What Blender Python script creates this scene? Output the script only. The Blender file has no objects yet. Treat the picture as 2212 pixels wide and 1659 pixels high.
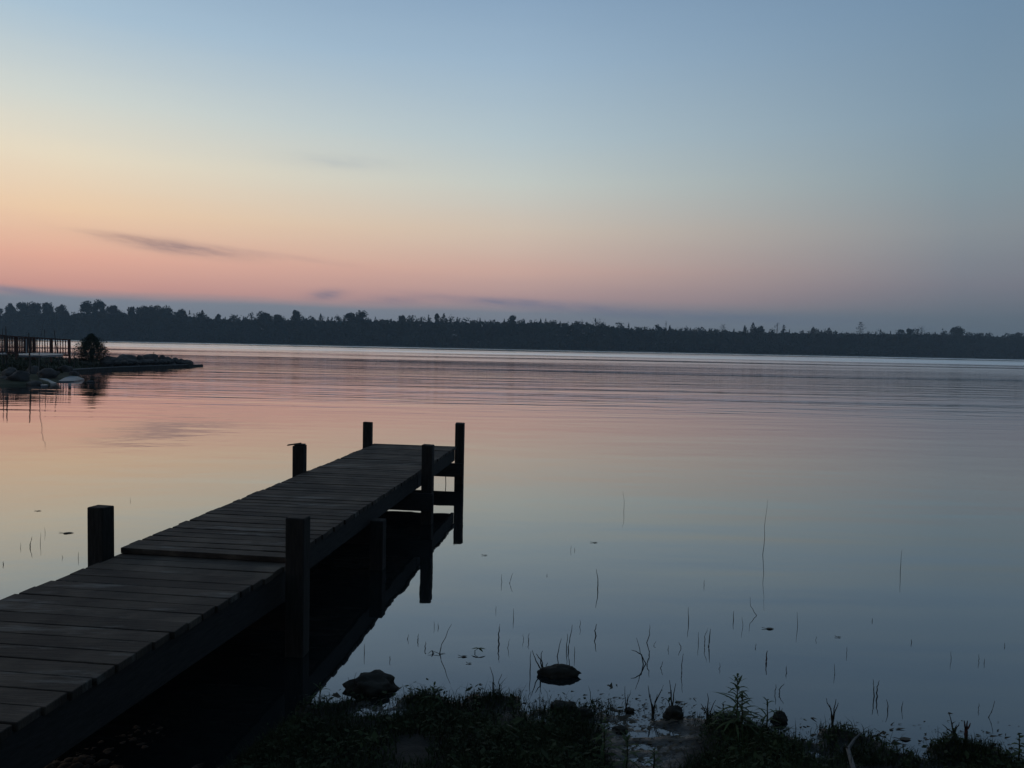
import bpy, math, random
import numpy as np
random.seed(7); rng = np.random.default_rng(11)
S = bpy.context.scene
COL = S.collection
# ------------------------------------------------------------------ camera model
CAM_H = 2.09; FPX = 1661.0; PITCH = 2.82; ROLL = 1.17
def _rot(p, r):
    a = math.radians(90 - p); b = math.radians(r)
    Rx = np.array([[1, 0, 0], [0, math.cos(a), -math.sin(a)], [0, math.sin(a), math.cos(a)]])
    Rz = np.array([[math.cos(b), -math.sin(b), 0], [math.sin(b), math.cos(b), 0], [0, 0, 1]])
    return Rx @ Rz
RM = _rot(PITCH, ROLL); EYE = np.array([0, 0, CAM_H])
def ray(x, y): return RM @ np.array([(x - 1106) / FPX, -(y - 829.5) / FPX, -1.0])
def at(x, y, z=0.0):
    d = ray(x, y); return EYE + d * ((z - CAM_H) / d[2])
def aty(x, y, Y):
    d = ray(x, y); return EYE + d * (Y / d[1])
def proj(p):
    c = RM.T @ (np.array(p, float) - EYE); return 1106 + FPX * c[0] / -c[2], 829.5 - FPX * c[1] / -c[2]
cd = bpy.data.cameras.new('camera'); cam = bpy.data.objects.new('camera', cd); COL.objects.link(cam)
cd.sensor_width = 36; cd.lens = FPX / 2212 * 36; cd.clip_start = 0.05; cd.clip_end = 5000
cam.location = (0, 0, CAM_H); cam.rotation_mode = 'QUATERNION'
from mathutils import Matrix, Vector
cam.rotation_quaternion = Matrix(RM.tolist()).to_quaternion()
S.camera = cam
# ------------------------------------------------------------------ helpers
def tag(o, label=None, cat=None, group=None, kind=None):
    if label: o['label'] = label
    if cat: o['category'] = cat
    if group: o['group'] = group
    if kind: o['kind'] = kind
    return o
def empty(name, loc, rz=0):
    o = bpy.data.objects.new(name, None); COL.objects.link(o); o.location = loc; o.rotation_euler = (0, 0, rz)
    o.empty_display_size = .1
    return o
class MB:
    def __init__(s): s.v = []; s.f = []
    def add(s, vs, fs):
        b = len(s.v); s.v.extend([tuple(map(float, p)) for p in vs]); s.f.extend([tuple(b + i for i in f) for f in fs])
    def box(s, c, size, rz=0, jit=0, tilt=(0, 0)):
        hx, hy, hz = size[0] / 2, size[1] / 2, size[2] / 2; vs = []
        for dz in (-hz, hz):
            for dx, dy in ((-hx, -hy), (hx, -hy), (hx, hy), (-hx, hy)):
                j = [random.uniform(-jit, jit) for _ in range(3)]
                x, y, z = dx + j[0], dy + j[1], dz + j[2]
                z += x * tilt[0] + y * tilt[1]
                vs.append((c[0] + x * math.cos(rz) - y * math.sin(rz), c[1] + x * math.sin(rz) + y * math.cos(rz), c[2] + z))
        s.add(vs, [(0, 3, 2, 1), (4, 5, 6, 7), (0, 1, 5, 4), (1, 2, 6, 5), (2, 3, 7, 6), (3, 0, 4, 7)])
    def bar(s, p, q, w, h):
        p = np.array(p, float); q = np.array(q, float); d = q - p; d /= np.linalg.norm(d)
        r = np.cross(d, [0, 0, 1.]); r /= max(np.linalg.norm(r), 1e-6); u = np.cross(r, d); vs = []
        for e in (p, q):
            for a, b in ((-1, -1), (1, -1), (1, 1), (-1, 1)): vs.append(e + r * a * w / 2 + u * b * h / 2)
        s.add(vs, [(0, 1, 2, 3), (7, 6, 5, 4), (0, 4, 5, 1), (1, 5, 6, 2), (2, 6, 7, 3), (3, 7, 4, 0)])
    def tube(s, pts, rad, n=5):
        pts = [np.array(p, float) for p in pts]; rings = []
        for i, p in enumerate(pts):
            d = pts[min(i + 1, len(pts) - 1)] - pts[max(i - 1, 0)]; d /= max(np.linalg.norm(d), 1e-9)
            a = np.cross(d, [0, 0, 1.]) if abs(d[2]) < .95 else np.cross(d, [1., 0, 0]); a /= np.linalg.norm(a); b = np.cross(d, a)
            r = rad[i] if hasattr(rad, '__len__') else rad
            rings.append([p + r * (math.cos(t) * a + math.sin(t) * b) for t in [2 * math.pi * k / n for k in range(n)]])
        vs = [v for R in rings for v in R]; fs = []
        for i in range(len(pts) - 1):
            for k in range(n):
                fs.append((i * n + k, i * n + (k + 1) % n, (i + 1) * n + (k + 1) % n, (i + 1) * n + k))
        fs.append(tuple(range(n))[::-1]); fs.append(tuple((len(pts) - 1) * n + k for k in range(n)))
        s.add(vs, fs)
    def leaf(s, p, d, L, W, droop=.3, n=3):
        p = np.array(p, float); d = np.array(d, float); d /= np.linalg.norm(d)
        r = np.cross(d, [0, 0, 1.]); r = r / np.linalg.norm(r) if np.linalg.norm(r) > 1e-3 else np.array([1., 0, 0])
        vs = []; fs = []
        for i in range(n + 1):
            t = i / n; c = p + d * L * t + np.array([0, 0, -droop * L * t * t])
            w = W * math.sin(math.pi * (.12 + .86 * t)) / 2
            vs += [c - r * w, c + r * w]
        for i in range(n): fs.append((2 * i, 2 * i + 1, 2 * i + 3, 2 * i + 2))
        s.add(vs, fs)
    def build(s, name, mat, parent=None, bevel=0, smooth=False):
        m = bpy.data.meshes.new(name); m.from_pydata(s.v, [], s.f); m.update()
        o = bpy.data.objects.new(name, m); COL.objects.link(o); m.materials.append(mat)
        if parent: o.parent = parent
        if bevel:
            b = o.modifiers.new('b', 'BEVEL'); b.width = bevel; b.segments = 1; b.limit_method = 'ANGLE'
        if smooth: m.polygons.foreach_set('use_smooth', [True] * len(m.polygons))
        return o
def np_mesh(name, verts, faces, mat, parent=None, smooth=False):
    """verts (n,3); faces (m,k) all the same size"""
    m = bpy.data.meshes.new(name); k = faces.shape[1]
    m.vertices.add(len(verts)); m.vertices.foreach_set('co', verts.astype(np.float32).ravel())
    m.loops.add(faces.size); m.loops.foreach_set('vertex_index', faces.astype(np.int32).ravel())
    m.polygons.add(len(faces)); m.polygons.foreach_set('loop_start', np.arange(0, faces.size, k, dtype=np.int32))
    m.polygons.foreach_set('loop_total', np.full(len(faces), k, dtype=np.int32))
    if smooth: m.polygons.foreach_set('use_smooth', np.ones(len(faces), dtype=bool))
    m.update(calc_edges=True); m.validate()
    o = bpy.data.objects.new(name, m); COL.objects.link(o); m.materials.append(mat)
    if parent: o.parent = parent
    return o
def vnoise(x, y, seed=0):
    xi = np.floor(x).astype(np.int64); yi = np.floor(y).astype(np.int64); fx = x - xi; fy = y - yi
    def h(a, b):
        n = (a * 374761393 + b * 668265263 + seed * 974634777) & 0xffffffff
        n = ((n ^ (n >> 13)) * 1274126177) & 0xffffffff
        return ((n ^ (n >> 16)) & 0xffff) / 65535.0
    sx = fx * fx * (3 - 2 * fx); sy = fy * fy * (3 - 2 * fy)
    return (h(xi, yi) * (1 - sx) + h(xi + 1, yi) * sx) * (1 - sy) + (h(xi, yi + 1) * (1 - sx) + h(xi + 1, yi + 1) * sx) * sy
def fbm(x, y, o=4, seed=0):
    t = 0; a = .5
    for i in range(o): t = t + a * (vnoise(x * 2 ** i, y * 2 ** i, seed + i) - .5) * 2; a *= .5
    return t
# ------------------------------------------------------------------ materials
def lin(c): return tuple(((v / 255) / 12.92 if v / 255 <= .04045 else ((v / 255 + .055) / 1.055) ** 2.4) for v in c)
def mat(name, c1, c2=None, scale=8, rough=.8, spec=.3, bump=0, stretch=(1, 1, 1), detail=6, coord='Object', per_obj=0):
    m = bpy.data.materials.new(name); m.use_nodes = True; N = m.node_tree.nodes; L = m.node_tree.links
    b = N['Principled BSDF']; b.inputs['Roughness'].default_value = rough; b.inputs['Specular IOR Level'].default_value = spec
    tc = N.new('ShaderNodeTexCoord'); mp = N.new('ShaderNodeMapping'); mp.inputs['Scale'].default_value = stretch
    L.new(tc.outputs[coord], mp.inputs['Vector'])
    nz = N.new('ShaderNodeTexNoise'); nz.inputs['Scale'].default_value = scale; nz.inputs['Detail'].default_value = detail; nz.inputs['Roughness'].default_value = .65
    L.new(mp.outputs[0], nz.inputs['Vector'])
    cr = N.new('ShaderNodeValToRGB'); cr.color_ramp.elements[0].position = .3; cr.color_ramp.elements[1].position = .7
    cr.color_ramp.elements[0].color = (*c1, 1); cr.color_ramp.elements[1].color = (*(c2 or c1), 1)
    L.new(nz.outputs['Fac'], cr.inputs[0]); out = cr.outputs[0]
    if per_obj:
        oi = N.new('ShaderNodeObjectInfo'); mr = N.new('ShaderNodeMapRange'); mr.inputs['To Min'].default_value = 1 - per_obj; mr.inputs['To Max'].default_value = 1 + per_obj
        L.new(oi.outputs['Random'], mr.inputs['Value']); mx = N.new('ShaderNodeVectorMath'); mx.operation = 'SCALE'
        L.new(out, mx.inputs[0]); L.new(mr.outputs[0], mx.inputs['Scale']); out = mx.outputs[0]
    L.new(out, b.inputs['Base Color'])
    if bump:
        bp = N.new('ShaderNodeBump'); bp.inputs['Strength'].default_value = bump; bp.inputs['Distance'].default_value = .02
        L.new(nz.outputs['Fac'], bp.inputs['Height']); L.new(bp.outputs[0], b.inputs['Normal'])
    return m
M = {}
def deck_mat():
    # weathered boards: one tone per board (random per island), fine grain along the board, dirt blotches
    m = mat('deck_wood', (.026, .020, .015), (.056, .044, .033), scale=5, rough=.8, spec=.25, bump=.35, stretch=(1.2, 14, 4))
    N = m.node_tree.nodes; L = m.node_tree.links; b = N['Principled BSDF']; src = b.inputs['Base Color'].links[0].from_socket
    g = N.new('ShaderNodeNewGeometry'); mr = N.new('ShaderNodeMapRange'); mr.inputs['To Min'].default_value = .45; mr.inputs['To Max'].default_value = 1.5
    L.new(g.outputs['Random Per Island'], mr.inputs['Value'])
    vm = N.new('ShaderNodeVectorMath'); vm.operation = 'SCALE'; L.new(src, vm.inputs[0]); L.new(mr.outputs[0], vm.inputs['Scale'])
    tc = N.new('ShaderNodeTexCoord'); n2 = N.new('ShaderNodeTexNoise'); n2.inputs['Scale'].default_value = 3.1; n2.inputs['Detail'].default_value = 5
    L.new(tc.outputs['Object'], n2.inputs['Vector'])
    r2 = N.new('ShaderNodeValToRGB'); r2.color_ramp.elements[0].position = .42; r2.color_ramp.elements[1].position = .62
    r2.color_ramp.elements[0].color = (.45, .45, .45, 1); r2.color_ramp.elements[1].color = (1.15, 1.15, 1.15, 1); L.new(n2.outputs['Fac'], r2.inputs[0])
    mx = N.new('ShaderNodeVectorMath'); mx.operation = 'MULTIPLY'; L.new(vm.outputs[0], mx.inputs[0]); L.new(r2.outputs[0], mx.inputs[1])
    n3 = N.new('ShaderNodeTexNoise'); n3.inputs['Scale'].default_value = 1.6; n3.inputs['Detail'].default_value = 7; n3.inputs['Roughness'].default_value = .7
    m3 = N.new('ShaderNodeMapping'); m3.inputs['Scale'].default_value = (.8, 4, 1); m3.inputs['Location'].default_value = (3.3, 1.7, 0); L.new(tc.outputs['Object'], m3.inputs['Vector']); L.new(m3.outputs[0], n3.inputs['Vector'])
    r3 = N.new('ShaderNodeMapRange'); r3.inputs['From Min'].default_value = .56; r3.inputs['From Max'].default_value = .68; L.new(n3.outputs['Fac'], r3.inputs['Value'])
    m4 = N.new('ShaderNodeMix'); m4.data_type = 'RGBA'; L.new(r3.outputs[0], m4.inputs['Factor']); L.new(mx.outputs[0], m4.inputs['A']); m4.inputs['B'].default_value = (.11, .105, .095, 1)
    L.new(m4.outputs['Result'], b.inputs['Base Color'])
    return m
M['deck'] = deck_mat()
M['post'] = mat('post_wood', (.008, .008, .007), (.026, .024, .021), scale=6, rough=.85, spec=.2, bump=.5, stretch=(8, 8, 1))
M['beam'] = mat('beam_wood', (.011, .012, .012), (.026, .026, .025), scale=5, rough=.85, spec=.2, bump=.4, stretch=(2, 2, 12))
M['nail'] = mat('rusty_nail', (.02, .012, .008), (.04, .02, .012), rough=.6)
M['rope'] = mat('rope', (.03, .027, .022), (.05, .045, .035), scale=80)
M['fence'] = mat('red_brown_wood', (.075, .030, .022), (.13, .056, .04), scale=9, rough=.8, stretch=(4, 4, 1))
M['fence_pale'] = mat('pale_paint', (.35, .36, .36), (.5, .5, .5), scale=6)
M['palewood'] = mat('pale_wood', (.08, .10, .10), (.20, .22, .23), scale=4, stretch=(1, 5, 1), rough=.6)
M['pole'] = mat('grey_pole', (.03, .03, .03), (.06, .055, .05), scale=6)
M['bulk'] = mat('bulkhead_wood', (.022, .022, .022), (.055, .055, .052), scale=3, stretch=(6, 6, 1), bump=.3)
M['cap'] = mat('cap_board', (.07, .075, .08), (.14, .145, .15), scale=3)
M['rock'] = mat('boulder', (.018, .018, .018), (.065, .062, .060), scale=3.0, rough=.85, bump=.6, per_obj=.35)
M['hum'] = mat('dark_mud_clod', (.010, .010, .009), (.026, .024, .018), scale=14, rough=.8, bump=.8, spec=.15)
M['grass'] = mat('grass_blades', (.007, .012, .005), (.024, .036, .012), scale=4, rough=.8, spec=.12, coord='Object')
M['weed'] = mat('weed_leaves', (.016, .030, .010), (.038, .058, .018), scale=20, rough=.7, spec=.15)
M['stem'] = mat('weed_stem', (.02, .028, .01), (.04, .04, .02), scale=20, rough=.8)
M['reed'] = mat('reed_stem', (.014, .014, .011), (.034, .031, .022), scale=30, rough=.8, spec=.1)
M['redreed'] = mat('red_reed_stem', (.035, .014, .012), (.06, .02, .018), scale=30, rough=.8, spec=.1)
M['drift'] = mat('driftwood', (.045, .043, .04), (.10, .095, .09), scale=20, rough=.8, bump=.4)
M['crown'] = mat('tree_foliage', (.012, .022, .018), (.036, .050, .038), scale=.35, rough=.9, spec=.1, per_obj=.3)
M['wood'] = mat('forest_foliage', (.010, .018, .016), (.036, .050, .040), scale=.12, rough=.9, spec=.1)
M['trunk'] = mat('bark', (.04, .035, .03), (.08, .07, .06), scale=3)
M['bush'] = mat('bush_foliage', (.010, .018, .009), (.026, .038, .018), scale=2, rough=.9, spec=.1)
M['land'] = mat('grassy_bank', (.012, .018, .009), (.040, .045, .028), scale=1.2, rough=.95, spec=.1, bump=.6)
M['farland'] = mat('far_ground', (.02, .03, .018), (.04, .04, .03), scale=.05, rough=.95)
M['leafdead'] = mat('dead_leaf', (.02, .018, .012), (.05, .04, .025), scale=30, rough=.8)
M['pebble'] = mat('pebbles', (.025, .019, .014), (.075, .056, .042), scale=9, rough=.8, per_obj=.3)
M['slab'] = mat('pale_slab', (.05, .065, .08), (.15, .175, .20), scale=2.0, rough=.5)

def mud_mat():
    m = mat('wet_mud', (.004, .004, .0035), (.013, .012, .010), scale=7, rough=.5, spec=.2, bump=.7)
    N = m.node_tree.nodes; L = m.node_tree.links; b = N['Principled BSDF']
    g = N.new('ShaderNodeNewGeometry'); sp = N.new('ShaderNodeSeparateXYZ'); L.new(g.outputs['Position'], sp.inputs[0])
    mr = N.new('ShaderNodeMapRange'); mr.inputs['From Min'].default_value = .0; mr.inputs['From Max'].default_value = .02
    mr.inputs['To Min'].default_value = .12; mr.inputs['To Max'].default_value = .85; L.new(sp.outputs['Z'], mr.inputs['Value'])
    L.new(mr.outputs[0], b.inputs['Roughness'])
    return m
M['mud'] = mud_mat()

def water_mat():
    m = bpy.data.materials.new('lake_water'); m.use_nodes = True; N = m.node_tree.nodes; L = m.node_tree.links
    b = N['Principled BSDF']; b.inputs['Base Color'].default_value = (.006, .009, .010, 1); b.inputs['IOR'].default_value = 3.0
    g = N.new('ShaderNodeNewGeometry')
    def nd(t, **k):
        n = N.new(t)
        for a, v in k.items(): setattr(n, a, v)
        return n
    def math_(op, a, c=None, clamp=False):
        n = nd('ShaderNodeMath', operation=op, use_clamp=clamp)
        for i, v in enumerate((a, c)):
            if v is None: continue
            if hasattr(v, 'links'): L.new(v, n.inputs[i])
            else: n.inputs[i].default_value = v
        return n.outputs[0]
    def noise(sc, stretch, det=3, rough=.5, dist=0):
        mp = nd('ShaderNodeMapping'); mp.inputs['Scale'].default_value = stretch; mp.inputs['Rotation'].default_value = (0, 0, math.radians(3)); L.new(g.outputs['Position'], mp.inputs['Vector'])
        n = nd('ShaderNodeTexNoise'); n.inputs['Scale'].default_value = sc; n.inputs['Detail'].default_value = det; n.inputs['Roughness'].default_value = rough
        n.inputs['Distortion'].default_value = dist
        L.new(mp.outputs[0], n.inputs['Vector']); return n.outputs['Fac']
    sp = nd('ShaderNodeSeparateXYZ'); L.new(g.outputs['Position'], sp.inputs[0]); Y = sp.outputs['Y']
    def rng_(v, a, c, d, e, smooth=True):
        n = nd('ShaderNodeMapRange'); 
        if smooth: n.interpolation_type = 'SMOOTHSTEP'
        n.inputs['From Min'].default_value = a; n.inputs['From Max'].default_value = c; n.inputs['To Min'].default_value = d; n.inputs['To Max'].default_value = e
        L.new(v, n.inputs['Value']); return n.outputs[0]
    # wind patches: calm near, rippled beyond ~25 m, streaky; breeze bands far out
    patch = noise(.02, (.25, 1.6, 1), 4, .6)
    patch = rng_(patch, .36, .60, .25, 1.0)
    far = rng_(Y, 8, 45, 0.0, 1.0)
    amp = math_('MULTIPLY', patch, far)
    bw = math_('ADD', Y, math_('MULTIPLY', noise(.012, (.35, 1, 1), 4, .6), 160.0))
    bw = math_('SUBTRACT', bw, 80.0)
    breeze = math_('MULTIPLY', rng_(bw, 145, 185, 0, 1), rng_(bw, 285, 330, 1, 0))
    breeze2 = math_('MULTIPLY', rng_(bw, 400, 440, 0, 1), rng_(bw, 480, 510, 1, .3))
    breeze = math_('MAXIMUM', breeze, breeze2)
    w1 = noise(1.9, (.16, 1, 1), 2, .5)
    w2 = noise(.5, (.10, 1, 1), 2, .45)
    w3 = noise(1.3, (.7, 1, 1), 3, .5, .3)
    h1 = math_('MULTIPLY', math_('MULTIPLY', w1, amp), .036)
    h2 = math_('MULTIPLY', math_('MULTIPLY', w2, amp), .058)
    h3 = math_('MULTIPLY', w3, .0034)
    w4 = noise(.42, (.3, 1, 1), 2, .5, .4)
    h4 = math_('MULTIPLY', math_('MULTIPLY', w4, rng_(Y, 3, 9, 1, .35)), .026)
    w5 = noise(1.15, (.16, 1, 1), 1.5, .4, .3)
    h5 = math_('MULTIPLY', math_('MULTIPLY', w5, rng_(sp.outputs['X'], .2, 2.6, .12, 1)), math_('MULTIPLY', rng_(Y, 7, 14, .020, .004), 1.0))
    h = math_('ADD', math_('ADD', math_('ADD', math_('ADD', h1, h2), h3), h4), h5)
    bp = nd('ShaderNodeBump'); bp.inputs['Strength'].default_value = 1; bp.inputs['Distance'].default_value = 1
    L.new(h, bp.inputs['Height']); L.new(bp.outputs[0], b.inputs['Normal'])
    ro = math_('ADD', math_('ADD', math_('MULTIPLY', amp, rng_(Y, 30, 110, .03, .15)), .02), math_('MULTIPLY', breeze, .13))
    # body of the water (dark diffuse) under a reflecting surface whose strength rises towards grazing angles
    b.inputs['Specular IOR Level'].default_value = 0; b.inputs['Roughness'].default_value = 1
    gl = nd('ShaderNodeBsdfGlossy'); gl.inputs['Color'].default_value = (1, 1, 1, 1); L.new(ro, gl.inputs['Roughness']); L.new(bp.outputs[0], gl.inputs['Normal'])
    lw = nd('ShaderNodeLayerWeight'); lw.inputs['Blend'].default_value = .5
    fac = math_('ADD', math_('MULTIPLY', math_('POWER', lw.outputs['Facing'], 3.0), .87), .06)
    ms = nd('ShaderNodeMixShader'); L.new(fac, ms.inputs[0]); L.new(b.outputs[0], ms.inputs[1]); L.new(gl.outputs[0], ms.inputs[2]); L.new(ms.outputs[0], N['Material Output'].inputs['Surface'])
    return m
M['water'] = water_mat()
def haze_mat(d):
    m = bpy.data.materials.new('haze_air'); m.use_nodes = True; N = m.node_tree.nodes; L = m.node_tree.links
    N.remove(N['Principled BSDF']); v = N.new('ShaderNodeVolumePrincipled'); v.inputs['Density'].default_value = d
    v.inputs['Color'].default_value = (.62, .84, 1, 1); L.new(v.outputs[0], N['Material Output'].inputs['Volume'])
    return m
M['haze'] = haze_mat(.0004)

# ------------------------------------------------------------------ sky (world)
def build_world():
    w = bpy.data.worlds.new('World'); S.world = w; w.use_nodes = True; N = w.node_tree.nodes; L = w.node_tree.links
    bg = N['Background']
    tc = N.new('ShaderNodeTexCoord'); sp = N.new('ShaderNodeSeparateXYZ'); L.new(tc.outputs['Generated'], sp.inputs[0])
    def mth(op, *a, clamp=False):
        n = N.new('ShaderNodeMath'); n.operation = op; n.use_clamp = clamp
        for i, v in enumerate(a):
            if hasattr(v, 'links'): L.new(v, n.inputs[i])
            else: n.inputs[i].default_value = v
        return n.outputs[0]
    R2D = 57.29578
    el = mth('MULTIPLY', mth('ARCSINE', mth('MINIMUM', mth('MAXIMUM', sp.outputs['Z'], -1), 1)), R2D)
    az = mth('MULTIPLY', mth('ARCTAN2', sp.outputs['X'], sp.outputs['Y']), R2D)
    # streaky cloud noise in az/el
    cb = N.new('ShaderNodeCombineXYZ'); L.new(mth('MULTIPLY', az, .10), cb.inputs[0]); L.new(mth('MULTIPLY', el, .9), cb.inputs[1])
    nz = N.new('ShaderNodeTexNoise'); nz.inputs['Scale'].default_value = 1.0; nz.inputs['Detail'].default_value = 5; L.new(cb.outputs[0], nz.inputs['Vector'])
    wob = mth('MULTIPLY', mth('SUBTRACT', nz.outputs['Fac'], .5), .55)
    t = mth('SQRT', mth('DIVIDE', mth('MAXIMUM', mth('ADD', el, wob), 0.0), 90.0), clamp=True)
    def ramp(stops):
        r = N.new('ShaderNodeValToRGB'); e = r.color_ramp.elements
        for i, (d, c) in enumerate(stops):
            p = math.sqrt(d / 90)
            if i < 2: x = e[i]; x.position = p
            else: x = e.new(p)
            x.color = (*lin(c), 1)
        L.new(t, r.inputs[0]); return r.outputs[0]
    RAMPS = SKY
    cols = [(a, ramp(s)) for a, s in RAMPS]
    out = cols[0][1]
    for (a0, _), (a1, c1) in zip(cols[:-1], cols[1:]):
        mr = N.new('ShaderNodeMapRange'); mr.inputs['From Min'].default_value = a0; mr.inputs['From Max'].default_value = a1
        L.new(az, mr.inputs['Value']); mx = N.new('ShaderNodeMix'); mx.data_type = 'RGBA'; L.new(mr.outputs[0], mx.inputs['Factor'])
        L.new(out, mx.inputs['A']); L.new(c1, mx.inputs['B']); out = mx.outputs['Result']
    # clouds: soft streaks
    cb2 = N.new('ShaderNodeCombineXYZ'); L.new(mth('MULTIPLY', az, .35), cb2.inputs[0]); L.new(mth('MULTIPLY', mth('ADD', el, mth('MULTIPLY', az, .12)), 2.2), cb2.inputs[1])
    n2 = N.new('ShaderNodeTexNoise'); n2.inputs['Scale'].default_value = 1.0; n2.inputs['Detail'].default_value = 6; n2.inputs['Roughness'].default_value = .6; L.new(cb2.outputs[0], n2.inputs['Vector'])
    for (px, py, wpx, hpx, slope, stren, c) in CLOUDS:
        d = ray(px, py); d = d / np.linalg.norm(d); e0 = math.degrees(math.asin(d[2])); a0 = math.degrees(math.atan2(d[0], d[1]))
        k = math.degrees(1 / FPX)
        da = mth('SUBTRACT', az, a0); de = mth('ADD', mth('SUBTRACT', el, e0), mth('MULTIPLY', da, slope))
        q = mth('ADD', mth('POWER', mth('ABSOLUTE', mth('DIVIDE', da, wpx * k)), 2.0), mth('POWER', mth('ABSOLUTE', mth('DIVIDE', de, hpx * k)), 2.0))
        g = mth('EXPONENT', mth('MULTIPLY', q, -1.0))
        mod = mth('ADD', mth('MULTIPLY', n2.outputs['Fac'], 2.4), -.45)
        f = mth('MULTIPLY', mth('MULTIPLY', g, mod, clamp=True), stren, clamp=True)
        mx = N.new('ShaderNodeMix'); mx.data_type = 'RGBA'; L.new(f, mx.inputs['Factor']); L.new(out, mx.inputs['A']); mx.inputs['B'].default_value = (*lin(c), 1); out = mx.outputs['Result']
    L.new(out, bg.inputs['Color']); bg.inputs['Strength'].default_value = 1.0
SKY = [
 (-180, [(0, (44, 54, 62)), (6, (54, 68, 80)), (20, (66, 86, 106)), (90, (90, 112, 132))]),
 (-110, [(0, (120, 106, 110)), (5, (200, 156, 140)), (14, (204, 198, 190)), (30, (130, 156, 184)), (90, (94, 114, 136))]),
 (-50, [(0, (122, 132, 144)), (2.3, (140, 142, 152)), (3.3, (218, 160, 144)), (6, (240, 192, 163)), (9, (244, 214, 184)), (13, (238, 228, 206)), (19, (184, 204, 214)), (28, (134, 162, 194)), (90, (94, 116, 140))]),
 (-30, [(0, (118, 130, 142)), (2.5, (130, 138, 150)), (3.2, (210, 156, 146)), (5.2, (233, 177, 156)), (8.2, (241, 208, 174)), (11.5, (234, 222, 198)), (15, (210, 216, 210)), (20, (170, 194, 212)), (26, (138, 166, 194)), (90, (92, 114, 138))]),
 (0, [(0, (110, 122, 134)), (2.4, (126, 133, 145)), (3.6, (178, 150, 150)), (5.6, (207, 172, 160)), (8.5, (210, 194, 178)), (11.8, (198, 204, 198)), (15, (180, 197, 204)), (20, (156, 181, 202)), (25, (134, 162, 190)), (90, (90, 112, 136))]),
 (30, [(0, (86, 100, 112)), (2.4, (100, 112, 124)), (4.5, (124, 126, 136)), (8, (138, 146, 152)), (11, (134, 152, 162)), (15, (128, 152, 170)), (22, (114, 142, 168)), (30, (100, 127, 156)), (90, (86, 106, 130))]),
 (70, [(0, (62, 76, 88)), (4, (80, 90, 102)), (10, (88, 106, 122)), (25, (86, 110, 134)), (90, (86, 106, 130))]),
 (179, [(0, (44, 54, 62)), (6, (54, 68, 80)), (20, (66, 86, 106)), (90, (90, 112, 132))]),
]
# px, py, half width px, half height px, slope, strength, colour
CLOUDS = [
 (395, 536, 105, 12, .07, .85, (150, 128, 130)),
 (290, 516, 90, 7, .07, .5, (165, 135, 130)),
 (600, 553, 150, 6, .08, .3, (170, 140, 140)),
 (705, 637, 34, 10, -.1, .8, (112, 116, 138)),
 (850, 650, 60, 9, 0, .5, (122, 122, 142)),
 (1150, 657, 200, 9, .05, .75, (116, 120, 142)),
 (740, 350, 110, 14, 0, .25, (150, 165, 180)),
 (40, 628, 60, 7, .1, .6, (120, 128, 148)),
 (1500, 683, 330, 11, .03, .5, (100, 112, 134)),
]
build_world()
sl = bpy.data.lights.new('sun', 'SUN'); sl.energy = .12; sl.angle = math.radians(25); sl.color = (1, .72, .5)
so = bpy.data.objects.new('sun', sl); COL.objects.link(so)
so.rotation_euler = Vector((math.sin(math.radians(-62)), math.cos(math.radians(-62)), math.tan(math.radians(3)))).to_track_quat('Z', 'Y').to_euler()

# ------------------------------------------------------------------ water, haze
mb = MB(); mb.add([(-890, -70, 0), (890, -70, 0), (890, 700, 0), (-890, 700, 0)], [(0, 1, 2, 3)])
tag(mb.build('water', M['water']), 'calm lake water mirroring the dusk sky', kind='structure')
mb = MB(); mb.box((0, 410, 14.5), (1800, 980, 33)); hz = mb.build('haze', M['haze']); tag(hz, 'thin evening haze over the lake', kind='stuff')

# ------------------------------------------------------------------ near ground
YS_X = [-60, -10, -4, -2.6, -1.75, -1.32, -1.15, -.8, -.3, .0, .25, .42, .55, .85, .98, 1.2, 1.45, 1.6, 1.75, 2.0, 2.15, 2.3, 2.6, 2.75, 3.0, 4, 10, 60]
YS_Y = [2.0, 2.6, 3.3, 3.55, 3.62, 3.7, 4.30, 4.36, 4.33, 4.36, 4.28, 4.20, 4.25, 4.27, 4.25, 4.2, 4.12, 4.0, 4.04, 3.99, 3.82, 3.92, 3.93, 3.80, 3.74, 3.5, 3.0, 2.5]
BUMPS = []  # x, y, r, h
for (px, py, wpx, h) in [(1085, 1512, 105, .05), (1818, 1590, 105, .06), (1965, 1640, 90, .04), (2061, 1630, 120, .09), (1590, 1590, 150, .06), (1453, 1566, 60, .02),
                         (1560, 1560, 110, .025), (1215, 1550, 90, .02), (1680, 1562, 50, .03), (1990, 1600, 40, .01), (900, 1515, 120, .03), (760, 1520, 120, .03), (2160, 1655, 100, .05)]:
    p = at(px, py, 0); BUMPS.append((p[0], p[1], wpx / FPX * p[1] / 2, h))
def ground_z(x, y):
    x = np.asarray(x, float); y = np.asarray(y, float)
    ys = np.interp(x, YS_X, YS_Y) + .05 * fbm(x * 3, y * 0 + 2, 3, 5)
    s = ys - y
    z = np.where(s > 0, .16 * s * np.clip(s / .3, .35, 1), .12 * s)
    z = np.where(s > 1.2, .19 + (s - 1.2) * .09, z); z = np.clip(z, -1.2, .75 + .2 * np.tanh((s - 8) / 20))
    near = np.clip(1 - np.abs(s) / 2.5, .15, 1)
    z = z + near * (.022 * fbm(x * 5, y * 5, 4, 1) + .018 * fbm(x * 16, y * 16, 3, 9))
    fl = np.exp(-(((x - .72) / .34) ** 4 + ((y - 3.92) / .44) ** 4)); z = z * (1 - .93 * fl) + fl * (-.001 + .016 * fbm(x * 7, y * 16, 4, 77))
    for bx, by, r, h in BUMPS: z = z + h * .75 * np.exp(-(((x - bx) / r) ** 2 + ((y - by) / (r * .75)) ** 2) * 1.6)
    return z
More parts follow.
